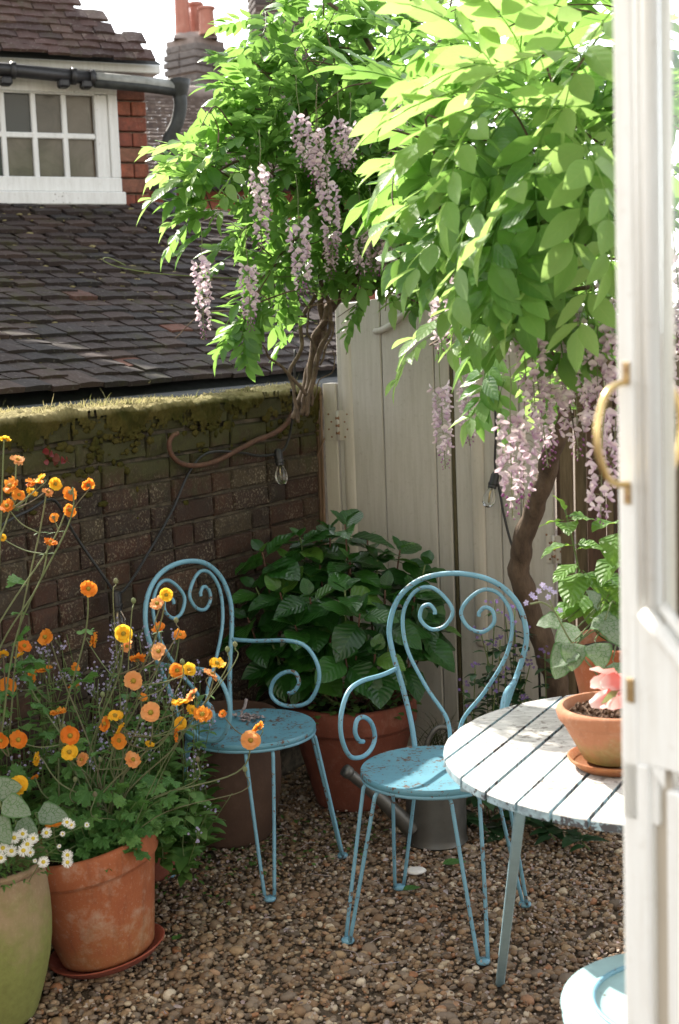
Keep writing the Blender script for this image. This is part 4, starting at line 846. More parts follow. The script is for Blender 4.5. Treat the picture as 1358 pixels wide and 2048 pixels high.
# ---------------------------------------------------------------- house wall round the doorway (behind and beside the camera) and its open half-glazed door
for nm, a, b in (('house_wall',(-6,.62,-.05),(-.62,.90,5.2)),('house_wall',(.86,.62,-.05),(6,.90,5.2)),('house_wall',(-.6198,.62,2.35),(.8598,.90,5.2))):
    struct(MB().box(a,b).build(nm,'house_render',None,False))
def door():
    F0 = vec(*(0.301,1.5,1.618)); ph = rad(40); dv = vec(math.sin(ph),-math.cos(ph),0); an = math.atan2(dv[1],dv[0])
    # local x runs from the free edge to the hinge; local -y points out of the face we see
    d = thing('glazed_door', 'open cream half-glazed door with brass pull handles at the right edge', 'door', (F0[0],F0[1],0), an)
    yl = vec(-math.sin(an),math.cos(an),0); fy = -1 if yl[0] > 0 else 1     # fy*y < 0 recedes behind the seen face
    T = .045; zt = 2.3; W = .72
    def bx(x0,x1,z0,z1,y0,y1,b=.002): return MB().bbox((x0,min(y0*fy,y1*fy),z0),(x1,max(y0*fy,y1*fy),z1),b)
    zd = lambda u: 1.338-max(0,u-.030)*.98 if u < .20 else 1.338-.17*.98
    bx(0,.024,1.10,zt,0,-T,.0025).build('stile','door_paint',d,False)
    bx(.0243,.046,1.10,zt,-.005,-T+.002,.002).build('stile_rebate','door_paint',d,False)
    for x, q, y in ((.0295,.0050,-.004),(.0400,.0062,-.005)): MB().tube([(x,y*fy,zd(x)-.004),(x,y*fy,zt)],q,12).build('glazing_bead','door_paint',d)
    bx(W-.09,W,.05,zt,0,-T,.004).build('hinge_stile','door_paint',d,False); bx(.0463,W-.0903,zt-.1,zt,-.001,-T+.001).build('top_rail','door_paint',d,False)
    for u in (.086,.30,.51): bx(u,u+.024,1.18,zt-.1003,-.003,-T+.003,.004).build('glazing_bar','door_paint',d,False)
    us = [0,.030]+list(np.linspace(.04,.20,9))+[W-.0905]; V=[]; F=[]
    for y in (-.0015,-T+.0015):
        for u in us: V.append((u+.0002,y*fy,1.1685)); V.append((u+.0002,y*fy,zd(u)))
    n = len(us)
    for i in range(n-1):
        F += [(2*i,2*i+2,2*i+3,2*i+1),(2*n+2*i,2*n+2*i+1,2*n+2*i+3,2*n+2*i+2),(2*i+1,2*i+3,2*n+2*i+3,2*n+2*i+1)]
    MB().add(V,F).build('lock_rail','door_paint',d,False)
    pts = [(u,-.000*fy,zd(u)+.004) for u in np.linspace(.034,.20,8)]; MB().tube(pts,.0085,12).build('rail_bead','door_paint',d)
    MB().tube([(u+.008,-.012*fy,zd(u)+.016) for u in np.linspace(.040,.19,8)],.0065,12).build('rail_bead','door_paint',d)
    bx(.0463,W-.0905,1.175,zt-.1005,-.0165,-.0200,.0003).build('pane','glass',d,False)
    bx(0,.0375,.05,1.168,0,-T,.003).build('lower_stile','door_paint',d,False)
    V = [(.0375,-.012*fy,.05),(.060,-.012*fy,.05),(.060,-.012*fy,1.168),(.0375,-.012*fy,1.168)]; MB().add(V,[(0,1,2,3)]).build('panel_groove','groove_shade',d,False)
    bx(.0585,W-.0905,.05,1.1455,-.0005,-T+.001,.003).build('panel','door_paint',d,False)
    MB().add([(.0375,-.0008*fy,1.168),(.0585,-.0008*fy,1.1455),(.0585,-.0008*fy,1.168)],[(0,1,2)]).build('panel_corner','door_paint',d,False)
    zb, za = (0.305,1.49,1.583)[2], (0.307,1.49,1.475)[2]; zm = (za+zb)/2
    for s, yb in ((1,0),(-1,-T)):
        x = .014; k = lambda q: (yb+s*q)*fy
        pts = [(x,k(0),zb),(x,k(.016),zb-.001),(x,k(.034),zb-.010),(x,k(.047),zb-.034),(x,k(.050),zm),(x,k(.047),za+.034),(x,k(.034),za+.010),(x,k(.016),za+.001),(x,k(0),za)]
        h = MB().tube(curve(pts,6),[.0030]+[.0030+.0012*math.sin(math.pi*i/47) for i in range(47)]+[.0030],12).build('pull_handle','brass',d)
        for z, q in ((za,-1),(zb,1)):
            bx(x-.0045,x+.0045,min(z,z+q*.022),max(z,z+q*.022),yb+s*.0002,yb+s*.0022,.0008).build('handle_foot','aged_brass',h,False)
            MB().lathe([(0,0),(.0022,0),(.0018,.0008),(0,.001)],10).xf(Matrix.Translation((x,(yb+s*.0023)*fy,z+q*.014)) @ Matrix.Rotation(-math.pi/2*s*fy,4,'X')).build('screw','steel_screw',h)
    bx(.010,.020,1.235,1.262,.0002,.003,.001).build('latch_plate','aged_brass',d,False)
door()
# ---------------------------------------------------------------- wisteria
def compound(seed, n=6, droop=.8, young=False):
    rg = np.random.default_rng(seed); mb = MB(); L = .165; bend = rg.uniform(.15,.5)
    def rp(t): return np.array((.01*math.sin(t*3+seed), L*t, -bend*L*t*t))
    mb.tube([rp(t) for t in np.linspace(-.25,1,7)], [.0016]*4+[.0012]*3, 4, rg.random()*.2)
    for k in range(n):
        t = .12+.83*k/(n-1)
        for s in (-1,1):
            l = (.062+.030*math.sin(math.pi*(.25+.6*t)))*rg.uniform(.85,1.15); dr = droop*rg.uniform(.45,1.25)
            d = np.array((s*math.cos(dr)*.95, .45+.35*t, -math.sin(dr)))+rg.normal(0,.12,3)
            x,y,z = basis(d,(rg.normal(0,.25)+s*.35,.1,1)); M = frameM(rp(t)+nz(d)*.003,x,y,z)
            blade(mb,l,l*rg.uniform(.40,.50),lance,rg.uniform(.05,.38),rg.uniform(.0,.22),M,rg.random(),6,wavy=.06)
    d = np.array((rg.normal(0,.1),1,-bend-.35)); x,y,z = basis(d); l = .096*rg.uniform(.9,1.15)
    blade(mb,l,l*.44,lance,.25,.2,frameM(rp(1),x,y,z),rg.random(),6,wavy=.06)
    return mb
wis = thing('wisteria', 'flowering wisteria with lilac racemes draped over the gate and wall', 'climber', (0.709,4.72,0.174)[:2]+(0,))
WO = np.array(wis.location); WI = Matrix.Translation(-wis.location)
LV = [compound(s, random.choice([4,5,5,6]), random.choice([.15,.3,.5,.75])) for s in range(9)]
LM = [q.mesh('leaf','wisteria_leaf') for q in LV]; LY = [compound(40+s,4,.35).mesh('leaf','wisteria_young') for s in range(3)]
blobs = [(-0.073,5.1,2.718,.20,20,1.15,.2),(0.087,5.15,2.739,.20,20,1.15,0),(0.261,5.1,2.705,.20,18,1.15,0),(-0.155,5,2.566,.14,12,1.15,-.6),(-0.009,5,2.544,.20,22,1.15,0),(0.164,5,2.521,.20,22,1.15,0),(0.312,4.9,2.465,.18,20,1.2,.2),(-0.198,4.85,2.402,.09,9,1.1,-.4),(-0.133,4.85,2.358,.15,16,1.15,-.3),(0.035,4.85,2.336,.17,20,1.15,0),(0.202,4.85,2.28,.17,20,1.15,0),(-0.283,4.75,2.261,.07,6,1.1,-.7),(-0.22,4.75,2.186,.13,13,1.15,-.4),(-0.073,4.85,2.175,.16,18,1.15,0),(0.095,4.85,2.135,.16,20,1.15,0),(0.261,4.8,2.091,.16,20,1.15,.2),(-0.345,4.65,2.179,.07,6,1.2,-1),(-0.17,4.75,2.005,.11,10,1.15,-.2),(-0.038,4.9,1.994,.14,15,1.15,0),(0.132,4.85,1.967,.14,16,1.15,0),(0.291,4.7,1.919,.14,16,1.15,0),(-0.193,4.75,1.858,.07,6,1.15,-.2),(-0.103,4.85,1.85,.07,6,1.1,0),(0.053,4.9,1.914,.08,7,1.0,0),(-0.259,4.62,1.718,.05,4,1.1,-.3),(0.188,4.85,1.881,.08,8,1.0,0),(0.339,4.6,1.823,.08,8,1.0,0),(0.382,4.3,2.519,.16,8,1.2,0),(0.482,3.9,2.446,.2,14,1.25,0),(0.581,3.6,2.392,.2,14,1.25,0),(0.654,3.4,2.324,.2,14,1.25,0),(0.782,3.5,2.34,.2,14,1.25,0),(0.866,3.5,2.232,.2,12,1.25,0),(0.865,3.5,2.03,.2,12,1.25,0),(0.347,3.2,2.155,.10,9,1.35,-.6),(0.444,3.1,2.156,.13,13,1.35,0),(0.534,3,2.116,.14,14,1.35,0),(0.316,3.2,2.037,.07,5,1.3,-.6),(0.366,3.1,2.023,.13,13,1.35,-.2),(0.459,3,1.997,.14,15,1.35,0),(0.553,2.95,1.967,.13,13,1.35,.2),(0.325,3.2,1.927,.08,7,1.3,-.6),(0.374,3.1,1.895,.13,13,1.35,-.2),(0.474,3.05,1.877,.14,14,1.35,0),(0.561,3,1.828,.13,12,1.35,.2),(0.349,3.3,1.822,.08,7,1.2,-.4),(0.417,3.2,1.791,.11,10,1.25,-.2),(0.499,3.15,1.753,.12,11,1.3,0),(0.589,3.1,1.715,.11,9,1.3,0),(0.463,3.3,1.679,.06,3,1.25,-.3),(0.471,3.9,2.012,.22,18,1.2,0),(0.675,3.9,1.91,.22,18,1.2,0),(0.563,3.9,1.793,.14,10,1.1,0),(0.812,3.6,1.883,.2,14,1.2,0),(0.815,3.6,2.13,.2,14,1.2,0),(0.694,3.8,1.704,.10,5,1.2,0),(0.443,4.2,1.825,.10,7,1.1,0),(0.464,4.3,2.242,.2,14,1.2,0),(0.541,4.4,2.446,.2,12,1.2,0)]
leaves = []
for (x,y,z,rr,cnt,sc_,bx_) in blobs:
    for i in range(max(3,int(cnt*(1.3 if y > 4.4 else .70)))):
        q = RNG.normal(0,1,3); q = q/np.linalg.norm(q)*RNG.random()**.4; p = np.array((x,y,z))+q*rr*np.array((1,1.1,.85))
        d = q*np.array((1,.8,.6))+RNG.normal(0,.75,3)+np.array((bx_-.1,-.35,.25 if z > 2.15 else (-.05 if z > 1.95 else -.35))); d[2] = min(d[2],.7)
        leaves.append((p, nz(d), sc_*(.70 if y > 4.4 else .78)*RNG.uniform(.62,1.15), RNG.normal(0,.55), None))
# single hand-placed shoots: leaf bases and pointing direction
for (x,y,z,dx,dy,dz,s,yg) in [(-0.256,4.6,2.28,-.9,-.2,-.2,1.0,1),(-0.393,4.5,2.241,-.9,-.1,.3,1.1,1),(-0.409,4.5,2.226,-.9,-.1,-.15,1.15,1),(-0.346,4.5,2.224,-.8,-.2,-.5,1.1,1),(-0.287,4.5,2.161,-.6,-.3,-.7,1.1,1),(-0.34,4.5,2.039,-.9,-.1,.1,1.0,1),(-0.358,4.5,1.993,-.9,-.1,-.3,1.0,1),(-0.296,4.5,1.96,-.7,-.2,-.4,1.0,1),(-0.332,4.5,1.884,-.6,-.2,-.4,.9,1),(-0.37,4.5,2.071,-1,0,-.1,1.1,1),(0.291,3,2.013,-.8,-.2,.2,1.3,1),(0.275,3,1.978,-.9,-.1,-.3,1.3,1),(0.274,3.3,2.018,-.8,-.1,-.1,1.2,1),(0.294,3.3,1.915,-.8,-.2,-.2,1.1,1),(0.329,3.1,1.833,-.8,-.2,-.25,1.1,1),(0.383,2.8,2.146,-.2,-.3,.5,1.4,1),(0.472,2.7,2.142,-.5,-.3,.1,1.4,1),(-0.385,4.55,2.178,-.8,-.1,.55,1.0,1),(-0.401,4.55,2.163,-1,-.1,-.05,1.3,1),(-0.356,4.55,2.106,-.5,-.2,.5,1.1,1),(-0.408,4.55,2.03,-1,0,-.35,1.1,1),(-0.378,4.6,2.081,-.8,0,.2,1,1),(-0.241,4.75,2.444,-.8,0,.25,1.1,1),(-0.208,4.7,2.387,-1,-.1,-.1,1.0,1),(-0.28,4.55,1.694,-.15,-.2,-1,1.1,0),(-0.215,4.6,1.756,-.5,-.2,-.8,1,0),(-0.261,4.6,1.822,.3,-.2,-1,1.1,0),(-0.13,4.9,1.656,-.7,0,-.5,.9,1),(-0.077,4.9,1.688,-.8,0,.1,.85,1),(0.095,4.75,1.731,-.7,-.2,-.75,.85,0),(0.131,4.75,1.787,-.7,-.3,-.75,.8,0),(0.255,3.9,1.614,-.8,-.2,-.45,1.05,1),(0.413,3.4,1.539,-.75,-.3,-.5,1.1,1),(0.39,3.4,1.588,-.5,-.2,-.85,1.2,0),(0.394,3.35,1.494,-.35,-.2,-1,.9,0),(0.602,3,1.717,-1,.05,-.16,1.7,0),(0.493,3.05,1.707,-1,0,-.28,1.6,0),(0.336,3.2,1.716,-1,0,-.2,1.35,1),(0.336,3.3,1.753,-.6,-.3,-.6,1.2,0),(0.284,2.75,2.062,-1,-.1,-.2,1.45,1),(0.308,2.75,2.084,-.9,-.2,.15,1.5,1),(0.292,2.7,2.04,-.7,-.2,-.7,1.4,1),(0.325,2.8,2.157,-.5,-.2,.6,1.5,1),(0.366,2.75,2.128,-.8,-.2,.2,1.5,1),(0.268,3,1.942,-1,0,-.1,1.3,1),(0.294,2.9,1.901,-.9,-.2,-.5,1.4,1),(0.289,2.8,1.873,-.6,-.2,-.8,1.4,1),(0.341,2.75,1.877,-.4,-.3,-1,1.45,0),(0.414,2.7,2.017,-.2,-.4,-1,1.5,0),(0.47,2.65,1.99,.1,-.4,-1,1.55,0),(0.461,2.8,2.208,-.4,-.3,.4,1.5,1),(0.529,2.7,2.212,-.6,-.3,-.6,1.5,1),(0.379,2.75,1.847,-.3,-.4,-.9,1.4,0),(0.479,2.6,1.956,.4,-.3,-.9,1.5,0),(0.538,2.75,1.812,-.5,-.4,-.8,1.4,0),(0.403,2.7,1.944,-.8,-.3,-.4,1.4,1),(0.348,2.9,1.799,-.5,-.3,-.9,1.35,0),(0.444,2.8,1.809,-.8,-.3,-.5,1.35,0)]:
    leaves.append((np.array((x,y,z)), nz((dx,dy,dz)), s*.74, RNG.normal(0,.2), yg))
leaves.sort(key=lambda q: q[0][1]/q[2]); far = MB(); twig = MB()
for i, (p,d,s,rl,yg) in enumerate(leaves):
    M = leafM(tuple(p), d, s=s, roll=rl)
    if i < 300: link('leaf', random.choice(LY if (yg or RNG.random() < .15) else LM), wis, None, WI @ M)
    else:
        q = random.choice(LV); V = np.concatenate(q.v) @ np.array(M)[:3,:3].T+np.array(M)[:3,3]; k = far.n
        far.v.append(V); far.f += [tuple(a+k for a in f_) for f_ in q.f]; far.uv.append(np.concatenate(q.uv)); far.r.append((np.concatenate(q.r)+RNG.random()*.5)%1); far.n += len(V)
far.build('foliage','wisteria_leaf',wis,kind='stuff').matrix_basis = WI
def wtube(name, pts, r0, r1, mat, n=10, seg=6, wob=0.):
    c = curve(pts, seg)
    if wob: c = c+np.c_[np.sin(np.arange(len(c))*.9)*wob, np.cos(np.arange(len(c))*.7)*wob, np.zeros(len(c))]
    o = MB().tube(c, np.linspace(r0,r1,len(c))*(1+.06*np.sin(np.arange(len(c))*1.7)), n).build(name,mat,wis); o.matrix_basis = WI; return o
tb = (0.763,4.748,0)
wtube('trunk', [(tb[0],4.72,-.02)]+[(0.731,4.7,0.357),(0.697,4.68,0.504),(0.644,4.65,0.652),(0.601,4.62,0.788),(0.595,4.6,0.885),(0.625,4.56,1.007),(0.66,4.5,1.128),(0.682,4.42,1.248),(0.704,4.3,1.411),(0.697,4.15,1.566),(0.632,4,1.711)], .042, .028, 'bark', 14, 6, .004)
for pts, r0, r1 in (([(0.632,4,1.711),(0.536,3.8,1.843),(0.434,3.6,1.935),(0.366,3.4,2.06)],.03,.010),([(0.639,4,1.697),(0.624,3.4,1.887),(0.539,3.1,2.016),(0.503,3,2.157)],.028,.008),([(0.632,4,1.711),(0.515,4.3,1.842),(0.358,4.6,1.91),(0.203,4.8,1.878),(0.067,4.95,1.813),(-0.006,5.05,1.731)],.032,.022),([(0.605,3.5,1.884),(0.647,3.3,1.924),(0.734,3.3,2)],.012,.007),([(0.171,4.85,1.873),(0.075,4.9,2.023),(-0.021,4.9,2.212),(-0.081,5,2.479),(-0.125,5.1,2.736)],.016,.005),([(0.326,4.6,1.911),(0.296,4.8,2.156),(0.242,4.9,2.418),(0.136,5.05,2.683),(0.018,5.1,2.799)],.016,.006),([(0.057,4.9,2.024),(-0.108,4.8,2.121),(-0.249,4.7,2.213),(-0.374,4.6,2.159)],.009,.003),([(0.057,4.9,2.007),(-0.097,4.8,1.972),(-0.215,4.65,1.822),(-0.283,4.6,1.694)],.008,.003),([(0.434,3.6,1.922),(0.299,3.2,2.005),(0.245,2.8,2.075)],.008,.003),([(0.569,3.6,1.705),(0.578,3.1,1.721),(0.479,3.1,1.709),(0.345,3.3,1.661),(0.261,3.8,1.601)],.006,.003)):
    wtube('branch', pts, r0, r1, 'vine_bark')
tw = MB()
for (x,y,z,rr,cnt,sc_,bx_) in blobs:
    for i in range(3 if y > 4.3 else 2):
        p = np.array((x,y,z))+RNG.normal(0,rr*.55,3); d = nz((RNG.normal()*.8+bx_*.5,RNG.normal()*.5,RNG.normal()*.6+.1)); L = RNG.uniform(.12,.30); k = RNG.normal(0,.05,3)
        tw.tube(curve([p,p+d*L*.5+k,p+d*L+vec(0,0,-.03)],5),np.linspace(.0032,.0013,11),5)
tw.build('twigs','vine_bark',wis,kind='stuff').matrix_basis = WI
# twisted stems hanging over the wall end
for k, (pts, r0, r1) in enumerate((([(-0.155,5,1.342),(-0.126,5.02,1.407),(-0.09,5.04,1.512),(-0.046,5.05,1.617),(-0.021,5.05,1.714),(0.05,5,1.798),(0.145,4.9,1.837),(0.238,4.8,1.91)],.011,.017),([(-0.124,5,1.355),(-0.103,5,1.425),(-0.082,5.02,1.521),(-0.067,5.03,1.618),(-0.025,5,1.687),(0.009,4.98,1.755),(0.101,4.95,1.769),(0.186,4.85,1.814)],.010,.016),([(-0.106,5,1.351),(-0.092,4.99,1.425),(-0.057,5,1.548),(-0.027,5.02,1.652),(-0.041,5,1.74),(0.007,4.95,1.824),(0.102,4.85,1.867)],.008,.013),([(-0.087,5.01,1.385),(-0.077,5,1.46),(-0.047,4.98,1.583),(-0.005,4.98,1.669),(-0.013,4.96,1.756),(-0.037,4.9,1.824),(-0.015,4.85,1.922)],.006,.009),([(-0.135,4.97,1.33),(-0.142,4.97,1.428),(-0.156,4.98,1.508),(-0.108,4.98,1.603),(-0.114,4.97,1.673),(-0.056,4.95,1.775)],.006,.008),([(-0.102,4.96,1.427),(-0.162,4.9,1.51),(-0.219,4.85,1.565),(-0.24,4.8,1.61)],.007,.003),([(-0.049,4.97,1.53),(-0.02,4.95,1.6),(0.006,4.96,1.66),(-0.016,4.97,1.687),(-0.043,4.98,1.67),(-0.031,4.99,1.635),(-0.011,4.99,1.599)],.004,.003),([(-0.064,4.96,1.584),(-0.087,4.94,1.654),(-0.076,4.93,1.723),(-0.021,4.93,1.773),(-0.003,4.93,1.806)],.004,.003),([(-0.003,4.97,1.581),(-0,4.97,1.511),(-0.051,4.98,1.477),(-0.075,4.99,1.407)],.002,.002))):
    wtube('vine_stem', pts, r0, r1, 'vine_bark', 9, 6, .003)
b = wtube('bent_stem', [(-0.154,5.201,1.359),(-0.188,5.156,1.311),(-0.233,5.094,1.284),(-0.292,4.995,1.269),(-0.357,4.885,1.243),(-0.42,4.782,1.22),(-0.472,4.7,1.216),(-0.515,4.636,1.229),(-0.542,4.597,1.26),(-0.55,4.584,1.298),(-0.54,4.596,1.324),(-0.523,4.62,1.333)], .0105, .0075, 'red_bark', 10)
wtube('tendril', [(-0.103,4.8,1.836),(-0.293,4.6,1.829),(-0.445,4.5,1.838),(-0.565,4.45,1.851),(-0.653,4.42,1.869),(-0.696,4.42,1.887),(-0.703,4.42,1.898),(-0.687,4.43,1.9),(-0.655,4.44,1.885),(-0.637,4.44,1.874)], .0022, .0014, 'stem', 6)
# racemes
def raceme(seed, L, dens=1., w=.034):
    rg = np.random.default_rng(seed); fl = MB(); bd = MB(); n = int(L/.0046*dens)
    for i in range(n):
        t = (i+.5)/n; a = i*2.399+rg.normal(0,.3); zz = -L*t; age = 1-t
        ped = 1.15*w*(.55+.45*math.sqrt(max(0,age)))*(.75 if t > .8 else 1)*rg.uniform(.75,1.15); o_ = np.array((math.cos(a),math.sin(a),0)); tip = o_*ped*.62+np.array((0,0,zz-ped*.1))
        st_.tube([np.array((0,0,zz)), o_*ped*.35+np.array((0,0,zz+.002)), tip], .0007, 3, cap=False)
        if t > .86 or (t > .7 and rg.random() < .5):
            s = .0115*(1-.5*(t-.7)/.3); bm_ = [(0,0,0),(.3,.2,.3),(-.3,.2,.3),(0,.2,-.35),(.28,.75,.2),(-.28,.75,.2),(0,.75,-.3),(0,1,0)]
            x,y,z = basis(o_+np.array((0,0,-.8))); V = np.array(bm_)*s @ np.array([x,y,z])+tip; bd.add(V,[(0,2,1),(0,1,3),(0,3,2),(1,2,5,4),(3,1,4,6),(2,3,6,5),(4,5,7),(6,4,7),(5,6,7)],None,rg.random()); continue
        s = .0245*rg.uniform(.8,1.15)*(1-.25*t); d = o_+np.array((rg.normal(0,.35),rg.normal(0,.35),-.35+rg.normal(0,.3))); x,y,z = basis(d); Rm = np.array([x,y,z]); rv = rg.random()
        # banner: round, reflexed upward
        V=[]; U=[]
        for jt in range(4):
            t2 = jt/3; hw = (.20,.52,.58,.28)[jt]
            for q in (-1,0,1): V.append((q*hw, .12+.30*math.sin(t2*2.0)-.10*abs(q), .05+.80*t2-.12*q*q*(.3+t2))); U.append((t2,.5+.5*q))
        fl.add(np.array(V)*s @ Rm+tip,[(j*3+k,j*3+k+1,j*3+k+4,j*3+k+3) for j in range(3) for k in range(2)],U,rv)
        # wings / keel
        for q in (-1,1):
            V = [(0,.05,0),(q*.05,.35,.16),(q*.22,.85,.05),(q*.12,1.0,-.16),(q*.02,.6,-.25)]; fl.add(np.array(V)*s @ Rm+tip,[(0,1,2),(0,2,3,4)],[(0.05,.5),(.3,.6),(.6,.6),(.5,.4),(.1,.4)],rv)
    return fl, bd
RC = []
for sd_, L in ((1,.13),(2,.17),(3,.21),(4,.25),(5,.19),(6,.29)):
    st_ = MB(); fl, bd = raceme(sd_, L); st_.tube(curve([(0,0,.12),(.004,.002,.06),(0,0,0),(0,0,-L)],4),.0015,5)
    RC.append((L, fl.mesh('raceme','wisteria_petal'), bd.mesh('buds','wisteria_bud') if bd.n else None, st_.mesh('stalk','hairy_stem')))
racs = [(-0.401,4.45,1.884,.23),(-0.26,4.5,1.865,.20),(-0.213,4.6,2.169,.25),(-0.095,4.55,2.003,.23),(0.002,4.65,2.119,.22),(-0.028,4.7,2.317,.20),(-0.08,4.75,2.358,.18),(0.051,4.75,2.337,.16),(0.19,4.7,2.101,.10),(0.083,4.7,2.313,.14),(0.106,4.8,1.998,.16),(0.15,4.85,2.017,.18),(0.189,4.8,1.962,.15),(0.231,4.5,1.893,.14),(-0.018,4.7,2.237,.18),(0.235,4.75,2.394,.16),(0.004,4.85,1.972,.14),(0.27,3.5,1.757,.16),(0.31,3.6,1.79,.12),(0.395,4.15,1.555,.25),(0.319,4.25,1.474,.24),(0.457,3.25,1.622,.18),(0.398,3.2,1.443,.22),(0.437,3.25,1.438,.20),(0.477,3.3,1.516,.20),(0.515,3.35,1.56,.22),(0.548,3.4,1.654,.24),(0.575,3.35,1.605,.26),(0.579,3.2,1.674,.22),(0.591,3.15,1.628,.26),(0.616,3.1,1.736,.26),(0.58,3.05,1.39,.17),(0.625,3.1,1.517,.20),(0.398,3.8,1.689,.14),(0.814,3.4,1.691,.28),(0.827,3.4,1.809,.24),(0.818,3.4,1.499,.2),(0.44,3.7,1.686,.12)]
for (x,y,z,L) in racs:
    f_ = (y-.22)/y; x, y, z = x*f_, y*f_, 1.65+(z-1.65)*f_
    L0, a, b_, c = min(RC, key=lambda q: abs(q[0]-L)+RNG.random()*.05); s = L/L0*RNG.uniform(.96,1.04); s2 = min(1.25,max(.85,s))
    M = Matrix.Translation((x,y,z)) @ Matrix.Rotation(RNG.uniform(0,6.28),4,'Z') @ Matrix.Rotation(RNG.normal(0,.05),4,'X') @ Matrix.Diagonal((s2*.84,s2*.84,s,1))
    o = link('raceme', a, wis, None, WI @ M); link('stalk', c, o)
    if b_: link('buds', b_, o)
# ---------------------------------------------------------------- hydrangea
def leafset(n, L, W, prof, mat, seed=0, fold=(.1,.3), droop=(.1,.35), wavy=.08, across=2, nseg=8):
    rg = np.random.default_rng(seed); out = []
    for i in range(n):
        mb = MB(); blade(mb,L*rg.uniform(.9,1.1),W*rg.uniform(.9,1.1),prof,rg.uniform(*fold),rg.uniform(*droop),Matrix.Translation((0,L*.12,0)),0,nseg,wavy,across); mb.tube([(0,-.01*0,0),(0,L*.13,0)],L*.012,4); out.append(mb.mesh('leaf',mat))
    return out
HL = leafset(6,.128,.090,ovate,'hydrangea_leaf',5)
HBASE = vec(.018,4.775,.36); HT = []
hyd = thing('hydrangea_bush', 'leafy dark green hydrangea without flowers in the corner pot', 'shrub', tuple(HBASE)); HI = Matrix.Translation(-hyd.location)
for (x,y,z,s) in [(0.017,4.72,0.995,1.0),(-0.035,4.7,0.979,.9),(-0.137,4.68,0.961,.8),(-0.262,4.62,0.924,1.05),(-0.175,4.62,0.895,1.0),(-0.285,4.55,0.819,.95),(-0.072,4.6,0.877,1.0),(0.029,4.66,0.88,.9),(-0.314,4.5,0.729,1.05),(-0.204,4.5,0.808,1.05),(-0.106,4.45,0.797,1.1),(0.008,4.5,0.808,1.0),(0.124,4.75,0.862,.95),(0.204,4.78,0.889,.9),(0.287,4.75,0.838,.95),(0.142,4.6,0.784,1.0),(0.242,4.62,0.76,.95),(0.053,4.42,0.748,1.1),(-0.045,4.4,0.707,1.1),(-0.157,4.42,0.715,1.1),(-0.234,4.45,0.646,1.0),(0.149,4.45,0.697,1.0),(0.269,4.55,0.679,1.0),(0.309,4.65,0.665,.85),(-0.113,4.42,0.615,1.0),(0,4.4,0.615,1.0),(0.097,4.42,0.615,1.0),(0.213,4.5,0.583,1.0),(-0.215,4.5,0.558,.9),(-0.071,4.75,0.939,.9),(0.093,4.8,0.925,.7)]:
    f_ = (y+(.17 if x < -.02 else .06))/y; x, y, z = x*f_, y*f_, 1.65+(z-1.65)*f_; p = vec(x,y,z); q = HBASE+vec(RNG.uniform(-.1,.1),RNG.uniform(-.08,.08),-.03); mid = (p+q)/2+vec((p-q)[0]*.25,(p-q)[1]*.25,-.02)
    o = MB().tube(curve([q,mid,p],6),np.linspace(.0045,.003,13),6).build('stem','red_bark' if RNG.random() < .5 else 'stem',hyd); o.matrix_basis = HI
    out = nz(p-HBASE-vec(0,0,.12)); a0 = RNG.uniform(0,3.14); ax = nz(out*vec(.6,.6,.4)+vec(0,-.25,.9)); X,_,Z = basis(ax); 
    HT.append((p,ax,s,mid))
    for k in range(3):
        for s2 in (0,1):
            a = a0+k*math.pi/2+s2*math.pi+RNG.normal(0,.15); el = (.95,.45,-.05)[2-k] if False else (-.15,.30,.85)[k]
            d = (X*math.cos(a)+Z*math.sin(a))*math.cos(el)+ax*math.sin(el); sc_ = s*(1.12,.92,.5)[k]*RNG.uniform(.85,1.15)
            link('leaf',random.choice(HL),hyd,None,HI @ leafM(tuple(p-ax*(.035*(2-k)*.6)),d,up=tuple(ax),s=sc_,roll=RNG.normal(0,.2)))
for (p,ax,s,mid) in HT[::2]:
    p2 = p*.62+mid*.38; a0 = RNG.uniform(0,3.14)
    for k in range(6):
        a = a0+k*1.047; el = RNG.uniform(-.3,.35); X,_,Z = basis(ax); d = (X*math.cos(a)+Z*math.sin(a))*math.cos(el)+ax*math.sin(el)
        link('leaf',random.choice(HL),hyd,None,HI @ leafM(tuple(p2),d,up=tuple(ax),s=s*RNG.uniform(.9,1.2),roll=RNG.normal(0,.2)))
# ground cover in the pot rim
mb = MB()
for i in range(420):
    a, r_ = RNG.uniform(0,6.28), .21*math.sqrt(RNG.random()); x,y = HBASE[0]+r_*math.cos(a), HBASE[1]+r_*math.sin(a)-.01; over = max(0,r_-.175)
    L = RNG.uniform(.016,.032); blade(mb,L,L*.95,roundp,.15,.2,leafM((x+over*math.cos(a),y+over*math.sin(a),.35+RNG.uniform(0,.075)-over*.4),(math.cos(a)+RNG.normal()*.6,math.sin(a)-.4+RNG.normal()*.5,RNG.uniform(-.3,.6))),RNG.random(),4)
tag(mb.build('groundcover_plant','small_leaf',kind='stuff'),'low round-leaved groundcover spilling over the hydrangea pot rim','groundcover')
